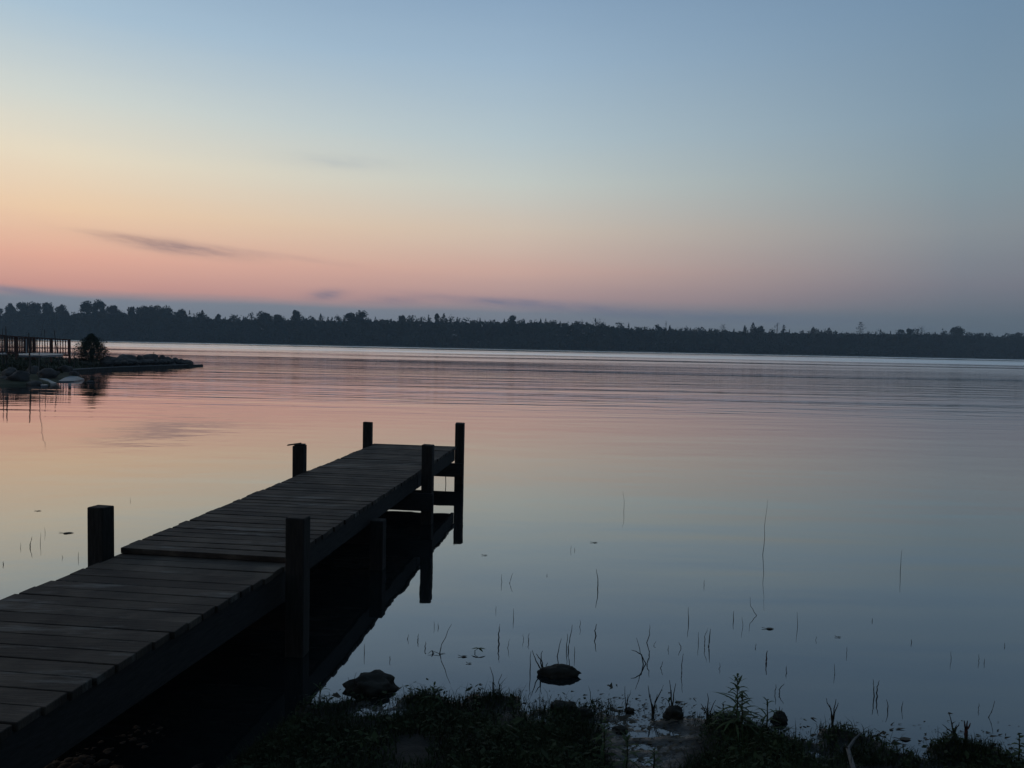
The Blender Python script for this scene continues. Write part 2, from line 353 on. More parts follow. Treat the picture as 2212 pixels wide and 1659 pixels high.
gx = np.concatenate([[-890, -400, -150], np.linspace(-60, -5, 40)[:-1], np.linspace(-5, -2, 50)[:-1], np.arange(-2, 4, .03), np.linspace(4, 8, 60), np.linspace(9, 60, 40), [150, 400, 890]])
gy = np.concatenate([[-70], np.linspace(-60, 0, 40)[:-1], np.linspace(0, 3, 50)[:-1], np.arange(3, 5, .03), np.linspace(5, 9, 25)])
GX, GY = np.meshgrid(gx, gy); GZ = ground_z(GX, GY)
def grid_mesh(name, X, Y, Z, m, smooth=True):
    ny, nx = X.shape; idx = np.arange(nx * ny).reshape(ny, nx)
    f = np.stack([idx[:-1, :-1], idx[:-1, 1:], idx[1:, 1:], idx[1:, :-1]], -1).reshape(-1, 4)
    return np_mesh(name, np.stack([X, Y, Z], -1).reshape(-1, 3), f, m, smooth=smooth)
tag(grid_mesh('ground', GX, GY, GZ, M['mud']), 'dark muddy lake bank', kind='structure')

# grass: blades in one object
def blades(P, H, W, lean, az, curl):
    n = len(P); d = np.stack([np.cos(az), np.sin(az), np.zeros(n)], -1); r = np.stack([-np.sin(az), np.cos(az), np.zeros(n)], -1)
    # random facing of the blade's width
    fa = rng.uniform(0, math.pi, n); r = np.stack([np.cos(fa), np.sin(fa), np.zeros(n)], -1)
    up = np.array([0, 0, 1.])
    a = P; b = P + up * (H * .55)[:, None] + d * (H * lean * .35)[:, None]; c = P + up * (H * (1 - curl * .4))[:, None] + d * (H * lean)[:, None]
    w = W[:, None] / 2
    V = np.stack([a - r * w, a + r * w, b + r * w * .8, b - r * w * .8, c], 1).reshape(-1, 3)
    i = np.arange(n)[:, None] * 5
    return V, np.concatenate([i + np.array([[0, 1, 2]]), i + np.array([[0, 2, 3]]), i + np.array([[3, 2, 4]])])
def scatter(n, x0, x1, y0, y1, zmin, dens=None):
    x = rng.uniform(x0, x1, n); y = rng.uniform(y0, y1, n); z = ground_z(x, y)
    k = z > zmin + .012 * rng.standard_normal(n)
    den = fbm(x * 2.2, y * 2.2, 3, 33) * 1.1 + .54
    den = den - 1.4 * np.exp(-(((x - .70) / .25) ** 2 + ((y - 3.85) / .5) ** 2)) - .9 * np.exp(-(((x - 1.95) / .3) ** 2 + ((y - 3.55) / .15) ** 2)) - 2 * (x < -1.33)
    k &= rng.uniform(0, 1, n) < den
    return np.stack([x[k], y[k], z[k] - .005], -1)
P1 = scatter(190000, -1.5, 3.6, 2.9, 4.5, .006)
n = len(P1); H = rng.gamma(3.2, .0115, n) + .012; H *= (1 + .5 * fbm(P1[:, 0] * 3, P1[:, 1] * 3, 3, 3))
V, F = blades(P1, H, rng.uniform(.0022, .005, n), rng.uniform(.1, 1.0, n), rng.uniform(0, 6.28, n), rng.uniform(0, 1, n))
P2 = scatter(26000, -8, 10, -1, 3.1, .03); n = len(P2)
V2, F2 = blades(P2, rng.gamma(3, .025, n) + .03, rng.uniform(.004, .009, n), rng.uniform(.1, .9, n), rng.uniform(0, 6.28, n), rng.uniform(0, 1, n))
# broad small leaves among the grass
P3 = scatter(52000, -1.5, 3.6, 2.9, 4.5, .004); n = len(P3)
P3[:, 2] += rng.gamma(2.2, .012, n) * (1 + .8 * fbm(P3[:, 0] * 5, P3[:, 1] * 5, 3, 8)); a = rng.uniform(0, 6.28, n); sz = rng.gamma(4, .0026, n); tl = rng.uniform(-.6, .6, n)
d = np.stack([np.cos(a), np.sin(a), tl], -1) * sz[:, None]; r = np.stack([-np.sin(a), np.cos(a), rng.uniform(-.5, .5, n)], -1) * sz[:, None] * .5
V3 = np.stack([P3 - d, P3 + r, P3 + d, P3 - r], 1).reshape(-1, 3); i = np.arange(n)[:, None] * 4
F3 = np.concatenate([i + np.array([[0, 1, 2]]), i + np.array([[0, 2, 3]])])
V = np.concatenate([V, V2, V3]); F = np.concatenate([F, F2 + len(P1) * 5, F3 + (len(P1) + len(P2)) * 5])
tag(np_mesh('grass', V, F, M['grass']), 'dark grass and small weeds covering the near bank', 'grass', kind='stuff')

# dark plant litter floating and lying along the water's edge
nn = 2600; x = rng.uniform(-1.2, 3.4, nn); ys = np.interp(x, YS_X, YS_Y); y = ys + rng.normal(.0, .16, nn) - .05; y = np.where(rng.random(nn) < .35, rng.uniform(3.6, 4.3, nn), y)
x = np.where(rng.random(nn) < .3, rng.normal(.72, .22, nn), x)
z = np.maximum(ground_z(x, y), 0) + .003; k = (z < .03) & (x > -1.15); x, y, z = x[k], y[k], z[k]; nn = len(x)
a = rng.normal(0, .5, nn); L_ = rng.gamma(2, .006, nn) + .004; W_ = L_ * rng.uniform(.12, .5, nn); tz_ = np.abs(rng.normal(0, .25, nn))
d = np.stack([np.cos(a), np.sin(a), tz_], -1) * L_[:, None]; q = np.stack([-np.sin(a), np.cos(a), rng.uniform(0, .5, nn)], -1) * W_[:, None]; c_ = np.stack([x, y, z], -1)
tag(np_mesh('plant_litter', np.stack([c_ - d * .3, c_ + q, c_ + d, c_ - q * .4], 1).reshape(-1, 3), np.arange(nn * 4).reshape(-1, 4), M['leafdead']), 'dark bits of dead plants strewn along the muddy water edge', 'litter', kind='stuff')

# ------------------------------------------------------------------ dock
def build_dock():
    root = empty('dock', (-2.12, 5.27, 0))
    tag(root, 'narrow dark wooden dock on square posts running out into the lake', 'dock')
    ox, oy = -2.12, 5.27
    DR = math.radians(6.6); u = np.array([math.sin(DR), math.cos(DR)]); v = np.array([math.cos(DR), -math.sin(DR)])
    c0 = np.array([-2.125, 5.27])
    def W(s, t, z): p = c0 + u * s + v * t; return (p[0] - ox, p[1] - oy, z)
    # decking sections: far (3.75..6.1), middle (0.02..3.7), near (-0.02..-7)
    def section(s0, s1, zf, name, wl, wr, pitch, near=False):
        b = MB(); n = max(1, int(round(abs(s1 - s0) / pitch))); ps = (s1 - s0) / n
        for k in range(n):
            s = s0 + ps * (k + .5); L = -wl(s) + random.uniform(-.014, .014); R_ = wr(s) + random.uniform(-.006, .006)
            w = abs(ps) - random.uniform(.014, .021); z = zf(s) + random.uniform(-.002, .002)
            x, y, zz = W(s, (L + R_) / 2, z)
            b.box((x, y, zz - .019), (R_ - L, w, .038), rz=-DR + random.uniform(-.004, .004), tilt=(random.uniform(-.004, .004), random.uniform(-.012, .012)), jit=.001)
        return b.build(name, M['deck'], root, bevel=.003)
    hw = lambda s: .62
    section(3.80, 6.14, lambda s: .598 - .002 * (s - 3.8), 'decking', hw, hw, .130)
    section(.0, 3.78, lambda s: .613 - .003 * s, 'decking', hw, hw, .130)
    nl = lambda s: .612
    nr = lambda s: .632 + .022 * max(s, -4)
    zn = lambda s: .572 + .030 * (-s) if s > -3 else .662
    section(.05, -7.2, zn, 'decking', nl, nr, .145)
    # stringers / fascia
    tf = lambda s, sd: .585 if s > 0 else ((nr(s) if sd > 0 else nl(s)) - .035)
    for side in (-1, 1):
        for (s0, s1, z0, z1) in ((3.81, 6.10, .558, .553), (.02, 3.79, .574, .562), (-3.0, -.03, .624, .534), (-7.2, -3.01, .624, .624)):
            hh = .168 if s0 > 0 else .215
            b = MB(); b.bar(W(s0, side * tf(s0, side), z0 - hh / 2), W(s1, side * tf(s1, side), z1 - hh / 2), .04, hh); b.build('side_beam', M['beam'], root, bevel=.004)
    b = MB(); b.bar(W(6.12, -.56, .487), W(6.12, .56, .487), .038, .14); b.build('end_beam', M['beam'], root, bevel=.004)
    # posts: s, side, top z
    posts = [(6.40, 1, .915), (6.05, -1, .925), (3.74, 1, .925), (3.45, -1, .905), (-.12, 1, .925), (-.08, -1, .925), (-3.6, 1, .98), (-3.5, -1, .98)]
    for i, (s, sd, zt) in enumerate(posts):
        b = MB(); x, y, _ = W(s, sd * (.70 if sd < 0 else (.62 if s > 6 else .74)) - (.0 if abs(s) < 1 and sd < 0 else 0), 0); h = zt + 1.6
        b.box((x, y, zt - h / 2), (.125, .125, h), rz=-DR + random.uniform(-.05, .05), tilt=(random.uniform(-.06, .06), random.uniform(-.08, .08)), jit=.004)
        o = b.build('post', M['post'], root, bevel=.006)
    # short support posts cut off under the deck edge
    for sd in (-1, 1):
        b = MB(); x, y, _ = W(1.88, sd * .70, 0); b.box((x, y, .46 - .9), (.122, .122, 1.8), rz=-DR); b.build('support_post', M['post'], root, bevel=.006)
    # cross beams under the deck between each pair of posts
    for s, z in ((6.30, .215), (3.64, .27), (.02, .20), (-3.7, .33), (1.99, .30)):
        te = .70 if s > 6 else (.83 if s > 3 else .64)
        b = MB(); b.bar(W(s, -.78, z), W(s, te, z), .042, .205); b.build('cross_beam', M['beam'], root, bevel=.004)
    # cord hanging from the far cross beam
    b = MB(); b.tube([W(6.27, .44, .13), W(6.275, .445, .0), W(6.27, .44, -.3)], .006, 5); b.build('hanging_cord', M['rope'], root)
    # splinter on top of a post
    b = MB(); x, y, _ = W(3.45, -.70, 0); b.box((x - .06, y, .915), (.15, .05, .012), rz=.1, tilt=(.15, 0)); b.box((x + .01, y, .914), (.11, .1, .012), rz=.2, tilt=(-.05, 0)); b.build('splinter', M['post'], root)
    return root, W
dock, DW = build_dock()
def dw(s, t, z): p = DW(s, t, z); return (p[0] - 2.12, p[1] + 5.27, p[2])
# clump of dead leaves at the far right corner of the dock
b = MB()
for k in range(9):
    a = random.uniform(0, 6.28); b.leaf((random.uniform(-.04, .04), random.uniform(-.04, .04), .005), (math.cos(a), math.sin(a), random.uniform(.2, 1.3)), random.uniform(.06, .12), .03, .3)
o = b.build('dead_leaf_clump', M['leafdead']); o.location = dw(5.45, .36, .597); tag(o, 'small clump of dead leaves lying on the far end of the dock', 'leaf clump')

# ------------------------------------------------------------------ rocks
def rock_mesh(name, r, seed, flat=.7, sub=3, amp=.25):
    import bmesh
    bm = bmesh.new(); bmesh.ops.create_icosphere(bm, subdivisions=sub, radius=1)
    from mathutils import noise as mn
    off = Vector((seed * 3.1, seed * 1.7, seed * .9))
    for v in bm.verts:
        d = 1 + amp * mn.fractal(v.co * 1.3 + off, 1.0, 2.0, 4) + .12 * mn.cell(v.co * 1.6 + off)
        v.co = Vector((v.co.x * r[0], v.co.y * r[1], v.co.z * r[2])) * d
    me = bpy.data.meshes.new(name); bm.to_mesh(me); bm.free()
    return me
def rock(name, loc, r, seed, m, sub=3, amp=.25, smooth=True):
    me = rock_mesh(name, r, seed, sub=sub, amp=amp); me.materials.append(m)
    if smooth: me.polygons.foreach_set('use_smooth', [True] * len(me.polygons))
    o = bpy.data.objects.new(name, me); COL.objects.link(o); o.location = loc; o.rotation_euler = (0, 0, seed * 1.3); return o

# near clods and the floating log
def clod(px, py, wpx, h, label, seed, name='mud_clod'):
    p = at(px, py, 0); r = wpx / FPX * p[1] / 2
    o = rock(name, (p[0], p[1], h * .18), (r, r * .75, h * .85), seed, M['hum'], sub=4, amp=.35); o.rotation_euler = (0, 0, 0); return tag(o, label, 'clod')
clod(803, 1487, 104, .085, 'large round dark clod in the water beside the dock reflection', 1)
clod(1218, 1535, 56, .05, 'dark rounded clod at the water edge right of the grassy point', 2)
clod(1263, 1545, 36, .04, 'small dark clod lying alone in the shallows nearer the muddy flat', 3)
clod(1685, 1556, 34, .05, 'dark knobbly clod at the water edge right of the tall leafy weed', 4)
clod(1453, 1548, 44, .06, 'dark tussock base under a fan of stiff stubs on the mud', 5)
clod(1360, 1536, 20, .02, 'small flat dark clod near thin crossed stalks on the mud edge', 6)
clod(1340, 1578, 30, .025, 'flat dark clod on the shiny mud behind the small leafy weeds', 7)
p = at(1207, 1458, 0); r = 87 / FPX * p[1] / 2
o = rock('mossy_log', (p[0], p[1], .012), (r, r * .45, .05), 12, M['hum'], sub=4, amp=.25); o.rotation_euler = (0, 0, 0)
tag(o, 'short dark mossy log lying in the calm shallows', 'log')

# pebbles below the dock at lower left
b = MB(); import bmesh
pv = []; pf = []
bm = bmesh.new(); bmesh.ops.create_icosphere(bm, subdivisions=2, radius=1); iv = np.array([v.co[:] for v in bm.verts]); iff = np.array([[v.index for v in f.verts] for f in bm.faces]); bm.free()
for k in range(300):
    t = random.random(); px = 60 + 290 * t + random.gauss(0, 30); py = 1662 - 105 * t + random.gauss(0, 12); p = at(px, py, .03); r = random.uniform(.008, .028)
    q = iv * np.array([r * random.uniform(.8, 1.5), r * random.uniform(.7, 1.1), r * .55]) * (1 + .12 * np.sin(iv[:, [1]] * 5 + k))
    a = random.uniform(0, 6.28); c, s_ = math.cos(a), math.sin(a); q = q @ np.array([[c, s_, 0], [-s_, c, 0], [0, 0, 1]])
    zz = max(float(ground_z(p[0], p[1])), -.02); pv.append(q + [p[0], p[1], zz + r * .3]); pf.append(iff + k * len(iv))
tag(np_mesh('pebbles', np.concatenate(pv), np.concatenate(pf), M['pebble'], smooth=True), 'small brownish stones in the shallows under the near end of the dock', 'pebbles', kind='stuff')

# ------------------------------------------------------------------ reeds standing in the water
# base px,py ; list of stems each [(px,py)...] from base up ; thickness ; label
def stems(name, base, lines, thick, label, cat, group=None, m='reed', bz=0, leaf=False):
    B = at(*base, bz); b = MB()
    for ln in lines:
        pts = [np.array([0, 0, -.12 if bz == 0 else -.03])]
        for q in ln:
            w = aty(q[0], q[1], B[1] + random.uniform(-.02, .02)) - B; pts.append(w)
        sm = [pts[0]]
        for i in range(1, len(pts)):
            for t in (.34, .67, 1.0): sm.append(pts[i - 1] * (1 - t) + pts[i] * t)
        for q in sm[1:-1]: q += np.array([random.gauss(0, .0022), random.gauss(0, .002), 0])
        n = len(sm); b.tube(sm, [thick * (1 - .72 * (i / (n - 1)) ** 1.6) for i in range(n)], 5)
        if leaf:
            q = sm[len(sm) * 2 // 3]; b.leaf(q, (random.uniform(-1, 1), random.uniform(-.4, .4), .8), .05, .006, .5)
    o = b.build(name, M[m]); o.location = B; tag(o, label, cat, group); return o
T = .0032
def reed(wx, wy, tx, ty, label, th=1.0, mid=None, m='reed', leaf=False):
    ln = [(wx, wy)] + ([mid] if mid else []) + [(tx, ty)]
    stems('reed_stem', (wx, wy), [ln], T * th, label, 'reed', 'stalks standing in the shallows', m, leaf=leaf)
RE = [
 (1648, 1197, 1658, 1080.5, 'tallest thin stalk of all, rising alone far out in the water right of centre', 1.1, (1652, 1140)),
 (1347.6, 1103.4, 1345.5, 1062, 'slender stalk farthest out in the water right of the dock end', .9, (1348.5, 1082)),
 (1944, 1234, 1948.3, 1188.3, 'lone straight stalk far out near the right side of the photo', 1.1, None),
 (1291.6, 1271.4, 1288.5, 1229.7, 'thick upright stalk standing alone below the farthest slender stalk', 1.6, (1291.5, 1250)),
 (1521, 1264, 1521, 1252, 'tiny stub standing alone left of the tallest stalk', .9, None),
 (1487.7, 1345.6, 1487, 1311.7, 'straight lone stalk midway between the thick upright stalk and the tallest stalk', 1.3, None),
 (1584.8, 1339, 1585.4, 1319.5, 'short dark stub just left of the zigzag stalk', 1.3, None),
 (1605.4, 1353.4, 1602.8, 1332.6, 'short faint stalk between the dark stub and the foot of the zigzag stalk', .8, None),
 (1634, 1328.7, 1620.5, 1289.6, 'zigzag stalk bent left beside the tallest stalk', .9, (1621, 1309)),
 (1723, 1353.4, 1722, 1322, 'thin vertical stalk right of the floating leaf under the tallest stalk', .9, None),
 (1763, 1384, 1763, 1374.2, 'tiny stub right of the thin vertical stalk in open water', .9, None),
 (1398.4, 1388.6, 1403.6, 1349.5, 'curved stalk rising above the forked twig', 1.2, (1404, 1370)),
 (1287.7, 1375.5, 1289, 1348, 'knotty stalk directly below the thick upright stalk', 1.8, (1285, 1362)),
 (1253.3, 1353.4, 1252.6, 1339, 'short faint stalk left of the knotty stalk', .9, None),
 (1413, 1393, 1417, 1385, 'tiny slanted stub just right of the curved stalk foot', .8, None),
 (1444, 1403, 1444, 1393.8, 'tiny stub in the gap right of the forked twig', 1, None),
 (1471.3, 1400.3, 1466, 1387, 'little hooked stub left of the paired dark stalks', 1.2, None),
 (1508.5, 1388.5, 1509, 1365, 'thin stalk immediately left of the paired dark stalks', .9, None),
 (1522, 1392.5, 1528.6, 1357.3, 'left and thinner of the paired dark stalks', 1.1, (1522.5, 1375)),
 (1531, 1395, 1535, 1358.6, 'right and thicker of the paired dark stalks', 1.7, (1533.5, 1375)),
 (1632.8, 1399, 1632.8, 1389.9, 'tiny stub above and left of the reddish stalk', 1, None),
 (1425, 1445.8, 1432, 1428.9, 'short right-leaning stub between the forked twig and the stubble on the mud', 1.4, None),
 (1472.6, 1452, 1476.5, 1412, 'long thin stalk above the fan of stiff stubs', 1.1, (1473.5, 1430)),
 (1553.6, 1444.5, 1554.6, 1431.5, 'faint small stub above the tall leafy weed, left of its tip', .8, None),
 (1698.3, 1453.4, 1699.6, 1437, 'short knotty stub right of the reddish stalk', 1.3, None),
 (1884, 1343, 1884.5, 1335.4, 'tiny stub alone below the lone straight right-hand stalk', 1.2, None),
 (1828.5, 1411, 1829.8, 1396.6, 'short faint stalk in open water, upper left of the twin tall stalks', .9, None),
 (1969, 1388.8, 1969, 1381, 'tiny two-pronged stub in open water right of the twin tall stalks', 1.2, None),
 (2170, 1398, 2170, 1388.8, 'tiny stub closest to the right edge of the photo', 1, None),
 (2054, 1425, 2054.5, 1407, 'faint thin stalk in open water above the grassy mound', .8, None),
 (2114, 1429, 2114.4, 1413.5, 'left one of two close faint stalks near the right edge', .9, None),
 (2126.6, 1433, 2126.6, 1422.7, 'right one of two close faint stalks near the right edge', .9, None),
 (1802.5, 1455, 1802.5, 1434.4, 'thin straight stalk above the small fanned tuft', .9, None),
 (1887.9, 1503.4, 1885.8, 1467, 'left one of the twin tall stalks near the bank', 1.3, (1888, 1484)),
 (1893.6, 1503, 1900, 1469.5, 'right one of the twin tall stalks near the bank', 1.4, (1895, 1484)),
 (1918.3, 1532, 1914.4, 1511, 'short leaning stub just right of the twin tall stalks', 1.2, None),
 (1948.3, 1532, 1950.9, 1515, 'second short stub right of the twin tall stalks', 1, None),
 (2113.6, 1534.6, 2114.4, 1519, 'short upright stub beside the long right-leaning stalk', 1, None),
 (2137, 1550, 2148.8, 1513.8, 'long right-leaning stalk near the bank at the right edge', 1.1, None),
 (1675, 1498, 1676, 1478.6, 'straight stub left of the bent stub, behind the tall leafy weed', 1.2, None),
 (1682.7, 1497, 1694, 1477, 'bent stub leaning right, behind the tall leafy weed', 1.2, (1686, 1486)),
 (1083.4, 1257, 1083.4, 1240, 'straight short stalk right of the second dock post reflection', 1, None),
 (1100.8, 1259, 1107.8, 1238, 'right-leaning short stalk beside a straight short one near the dock', 1.2, None),
 (1071.6, 1319.6, 1071.6, 1309, 'tiny faint stub below the two short stalks near the dock', .8, None),
 (1108.6, 1338, 1109, 1314.4, 'straight thin stalk below the two short stalks near the dock', 1, None),
 (937.3, 1354.8, 937.3, 1341.8, 'left one of two tiny twin stubs beside the dock reflection', .8, None),
 (946.4, 1354.4, 946.4, 1345.7, 'right one of two tiny twin stubs beside the dock reflection', 1, None),
 (949.8, 1410.8, 975.3, 1348.3, 'long stalk leaning strongly to the right, near the dock reflection', 1.3, (955, 1392)),
 (882, 1379.5, 882, 1370.4, 'tiny stub nearest the edge of the dock reflection', 1.1, None),
 (903.4, 1383.4, 904, 1369, 'short curved stub between the dock reflection and the strongly leaning stalk', 1.2, (902, 1376)),
 (919, 1401.7, 919.8, 1386, 'short forked stub just left of the strongly leaning stalk', 1.3, (918, 1394)),
 (1077.4, 1391.3, 1080, 1348.3, 'tall thick dark stalk above the drooping leaf', 1.9, (1077, 1370)),
 (1097, 1399, 1100.8, 1380.8, 'thin crooked stalk right of the tall thick dark stalk', .8, None),
 (1142, 1386, 1143.3, 1367.8, 'short wavy stalk above the mossy log, to its left', 1.1, (1141, 1378)),
 (1130.8, 1381, 1130, 1369, 'tiny faint stub left of the short wavy stalk', .8, None),
 (1227, 1407, 1236, 1349.6, 'tallest right-hand stalk of the row behind the mossy log', 1.4, (1231, 1378)),
 (1224.5, 1404, 1225.8, 1369, 'middle stalk of the row behind the mossy log', 1.3, None),
 (1203, 1420, 1212.8, 1379.5, 'leftmost leaning stalk of the row behind the mossy log', 1.4, None),
 (1145, 1451, 1147, 1406.9, 'upright stalk standing left of the mossy log', 1.4, None),
 (1241, 1416, 1241.4, 1396.5, 'short right-hand stalk of the row behind the mossy log', 1.1, None),
 (1233, 1189.4, 1233.6, 1177.7, 'left one of two tiny stubs far out, left of the farthest slender stalk', .9, None),
 (1241.5, 1189.5, 1242, 1183, 'right one of two tiny stubs far out, left of the farthest slender stalk', 1, None),
 (1181.5, 1244, 1181.5, 1239, 'tiny single stub left of the thick upright stalk', 1, None),
 (65, 1181, 69.3, 1159, 'dark bent stalk in the water left of the near dock post', 1.7, (66, 1170)),
 (87.5, 1174, 88, 1150.7, 'straight stalk right of the dark bent stalk at the left', .9, None),
 (96.7, 1152, 96.7, 1138.6, 'highest small stalk of the left-hand group near the near dock post', .8, None),
 (43.7, 1183.5, 44.5, 1172.6, 'faint stub left of the dark bent stalk at the left', .8, None),
 (134.4, 1204.7, 134.4, 1199, 'tiny stub between the left-hand group and the near dock post', 1, None),
 (169, 1206.6, 169.6, 1192, 'thin stalk close to the left side of the near dock post', 1, None),
 (6, 1219, 7.3, 1212.7, 'tiny stub at the very left edge of the photo', 1.6, None),
 (281, 1082.7, 281.4, 1075, 'tiny stub beyond the left side of the dock', .8, None),
 (786.5, 1411, 787.5, 1390.8, 'thin curved stalk above the large round dark clod', 1.1, None),
 (843, 1425, 843, 1417, 'tiny cross-shaped stub right of the large round dark clod', 1.2, None),
]
for r in RE: reed(*r[:6], mid=r[6])
reed(1656.4, 1431.5, 1657.5, 1405.5, 'reddish thick stalk right of the paired dark stalks', 2.0, mid=(1655, 1418), m='redreed')
stems('forked_twig', (1397, 1435.5), [[(1397, 1435.5), (1384, 1412), (1375, 1378)], [(1397, 1435.5), (1403, 1420), (1404, 1405)], [(1386, 1414), (1373, 1407), (1364, 1404)]], T * 1.3, 'dark forked twig bending left out of the water', 'twig')
stems('broken_twig', (949, 1412), [[(949, 1412), (933, 1405)], [(933, 1405), (924, 1412)], [(933, 1405), (941, 1418)], [(949, 1412), (962, 1411)]], T, 'small broken twig lying at the foot of the strongly leaning stalk', 'twig')
stems('shore_twig', (1064, 1492), [[(1065, 1487), (1065, 1460), (1058, 1440)], [(1066, 1475), (1072, 1484)], [(1080, 1487), (1077, 1474), (1084, 1456)]], T * 1.2, 'bare twigs sprouting from the tip of the grassy point', 'twig', bz=.0)
stems('branching_sprout', (1170, 1452), [[(1170, 1448), (1158, 1428), (1150, 1405)], [(1172, 1448), (1166, 1425), (1158, 1412)], [(1174, 1446), (1168, 1425), (1172, 1406)], [(1176, 1448), (1183, 1432)], [(1170, 1440), (1176, 1442)]], T * 1.7, 'spiky forked sprout growing at the left end of the mossy log', 'sprout')
# drooping leaf on a stalk
B = at(1027, 1410); b = MB(); tp = aty(1034, 1400, B[1]) - B
b.tube([(0, 0, -.05), (-.004, 0, .015), tuple(tp)], .003, 5)
for dx in (-1, 1): b.leaf(tuple(tp), (dx, .15, .05), .05, .022, .25)
b.leaf(tuple(tp), (.6, -.5, -.1), .04, .02, .3); o = b.build('drooping_sprout', M['weed']); o.location = B; tag(o, 'drooping leaf on a bent stalk left of the tall thick dark stalk', 'water plant')

# floating leaves
for (px, py, w, lb) in [(148, 1152, 22, 'dark floating leaf with a stem, left of the near dock post'), (84, 1104, 11, 'small floating leaf in pale water at the far left'),
                        (1286, 1172.5, 11, 'small floating leaf far out, below the farthest slender stalk'), (1664, 1359, 18, 'floating leaf just below the foot of the tallest stalk'),
                        (1049, 1200, 9, 'small floating leaf beside the dock end post reflection'), (1813, 1377, 9, 'small floating leaf in open water at right'),
                        (1015, 1434, 9, 'small round floating leaf above the bank, below the drooping leaf'),
                        (1003, 1419, 14, 'curled floating leaf left of the drooping leaf'), (1957, 1598, 26, 'floating twig scrap off the bank at right')]:
    p = at(px, py, 0); L_ = w / FPX * p[1]; b = MB()
    b.leaf((-L_ / 2, 0, .004), (1, .1, .06), L_, L_ * .55, .05, 5); b.leaf((-L_ / 2, 0, .003), (1, -.2, .3), L_ * .8, L_ * .4, .3, 5); b.tube([(-L_ / 2, 0, .004), (-L_, .01, .008)], .002, 4)
    o = b.build('floating_leaf', M['leafdead']); o.location = p; tag(o, lb, 'leaf', 'leaves floating on the water')

# leafy weeds on the bank
def weed(px, py, top, label, spread=1.0, nl=22, width=.012, seed=1, name='leafy_weed', minz=0):
    random.seed(seed); B = at(px, py, .02); B[2] = max(float(ground_z(B[0], B[1])) - .01, -.02); h = (aty(px, top, B[1]) - B)[2]
    root = empty(name, B); tag(root, label, 'weed', 'leafy weeds on the bank')
    b = MB(); b.tube([(0, 0, 0), (.006 * h / .3, 0, h * .5), (0, .004, h * .96)], [.005, .004, .0015], 6); b.build('stem', M['stem'], root)
    b = MB()
    for k in range(nl):
        t = (k + .5) / nl; z = h * (.12 + .86 * t); a = k * 2.4 + random.uniform(-.3, .3); L_ = spread * h * (.42 * (1 - t) ** .7 + .12) * random.uniform(.7, 1.25)
        b.leaf((.006 * h / .3 * math.sin(math.pi * t), 0, z), (math.cos(a), math.sin(a), .35 + 1.3 * t ** 3), L_, width, random.uniform(.2, .8), 4)
    b.build('leaves', M['weed'], root); return root
weed(1588, 1592, 1458, 'tall leafy weed with a dense upright tip, largest plant on the bank', 1.0, 46, .013, 3)
weed(1600, 1590, 1500, 'shorter leafy weed leaning against the right side of the tallest one', 1.2, 24, .012, 5)
weed(1655, 1580, 1508, 'open branching weed at the right of the tallest leafy weed', 1.4, 16, .010, 8)
weed(1560, 1585, 1515, 'low wispy weed at the left of the tallest leafy weed', 1.3, 14, .010, 9)
weed(937, 1524, 1478, 'small palm-like weed with spreading leaves on the grassy point', 1.6, 12, .013, 11)
weed(1303, 1632, 1552, 'small bushy-topped weed at the left edge of the shiny mud', 1.0, 22, .014, 13)
weed(1352, 1668, 1582, 'small branching weed standing in the middle of the shiny mud', 1.1, 20, .014, 14)
weed(2199, 1652, 1582, 'leafy weed at the right edge of the photo', .8, 16, .02, 15)
weed(1412, 1655, 1618, 'lowest little weed at the bottom of the shiny mud', 1.5, 12, .014, 17)
weed(690, 1522, 1478, 'tuft of long narrow leaves at the left tip of the bank beside the dock', 1.8, 12, .008, 19)
weed(1028, 1530, 1492, 'knobbly little weed at the middle of the grassy point', .8, 14, .012, 20)
random.seed(99)
# fans of stiff stubs
def fan(px, py, tips, label, th=1.3, m='reed'):
    stems('stub_tuft', (px, py), [[(px + (tx - px) * .25, py + (ty - py) * .4), (tx, ty)] for tx, ty in tips], T * th, label, 'tuft', 'stiff tufts along the bank', m=m, bz=.01)
fan(1410, 1540, [(1400, 1481), (1433, 1480), (1405, 1500), (1420, 1500)], 'forked tuft of two long stubs at the left of the mud edge', 1.5)
fan(1452, 1536, [(1446, 1469), (1460, 1476), (1438, 1508), (1468, 1520), (1450, 1490)], 'fan of stiff stubs rising from a dark tussock on the mud', 1.5)
fan(1531, 1556, [(1528, 1498), (1546, 1512), (1514, 1520), (1524, 1525)], 'open tuft of stubs just left of the tallest leafy weed', 1.5)
fan(1352, 1536, [(1350, 1482), (1363, 1490), (1356, 1500)], 'thin crossed stalks at the left end of the mud edge', 1.0)
fan(1799, 1560, [(1785, 1508), (1806, 1510), (1811, 1518), (1796, 1530), (1792, 1522)], 'small fanned tuft at the water edge above the round grassy hump', 1.5)
fan(2061, 1590, [(2050, 1541), (2036, 1565), (2072, 1560), (2056, 1560), (2066, 1566)], 'spiky tuft behind the large grassy mound at right', 1.5)
fan(2087, 1592, [(2083, 1557), (2090, 1557), (2096, 1562)], 'stubby reddish tuft behind the large grassy mound at right', 2.4, 'redreed')
fan(1683, 1552, [(1676, 1530), (1690, 1530), (1684, 1526)], 'short stubs on the dark clod right of the tallest leafy weed', 1.4)
fan(760, 1500, [(752, 1462), (770, 1452), (742, 1478), (790, 1470)], 'thin stubs behind the large round dark clod', .9)
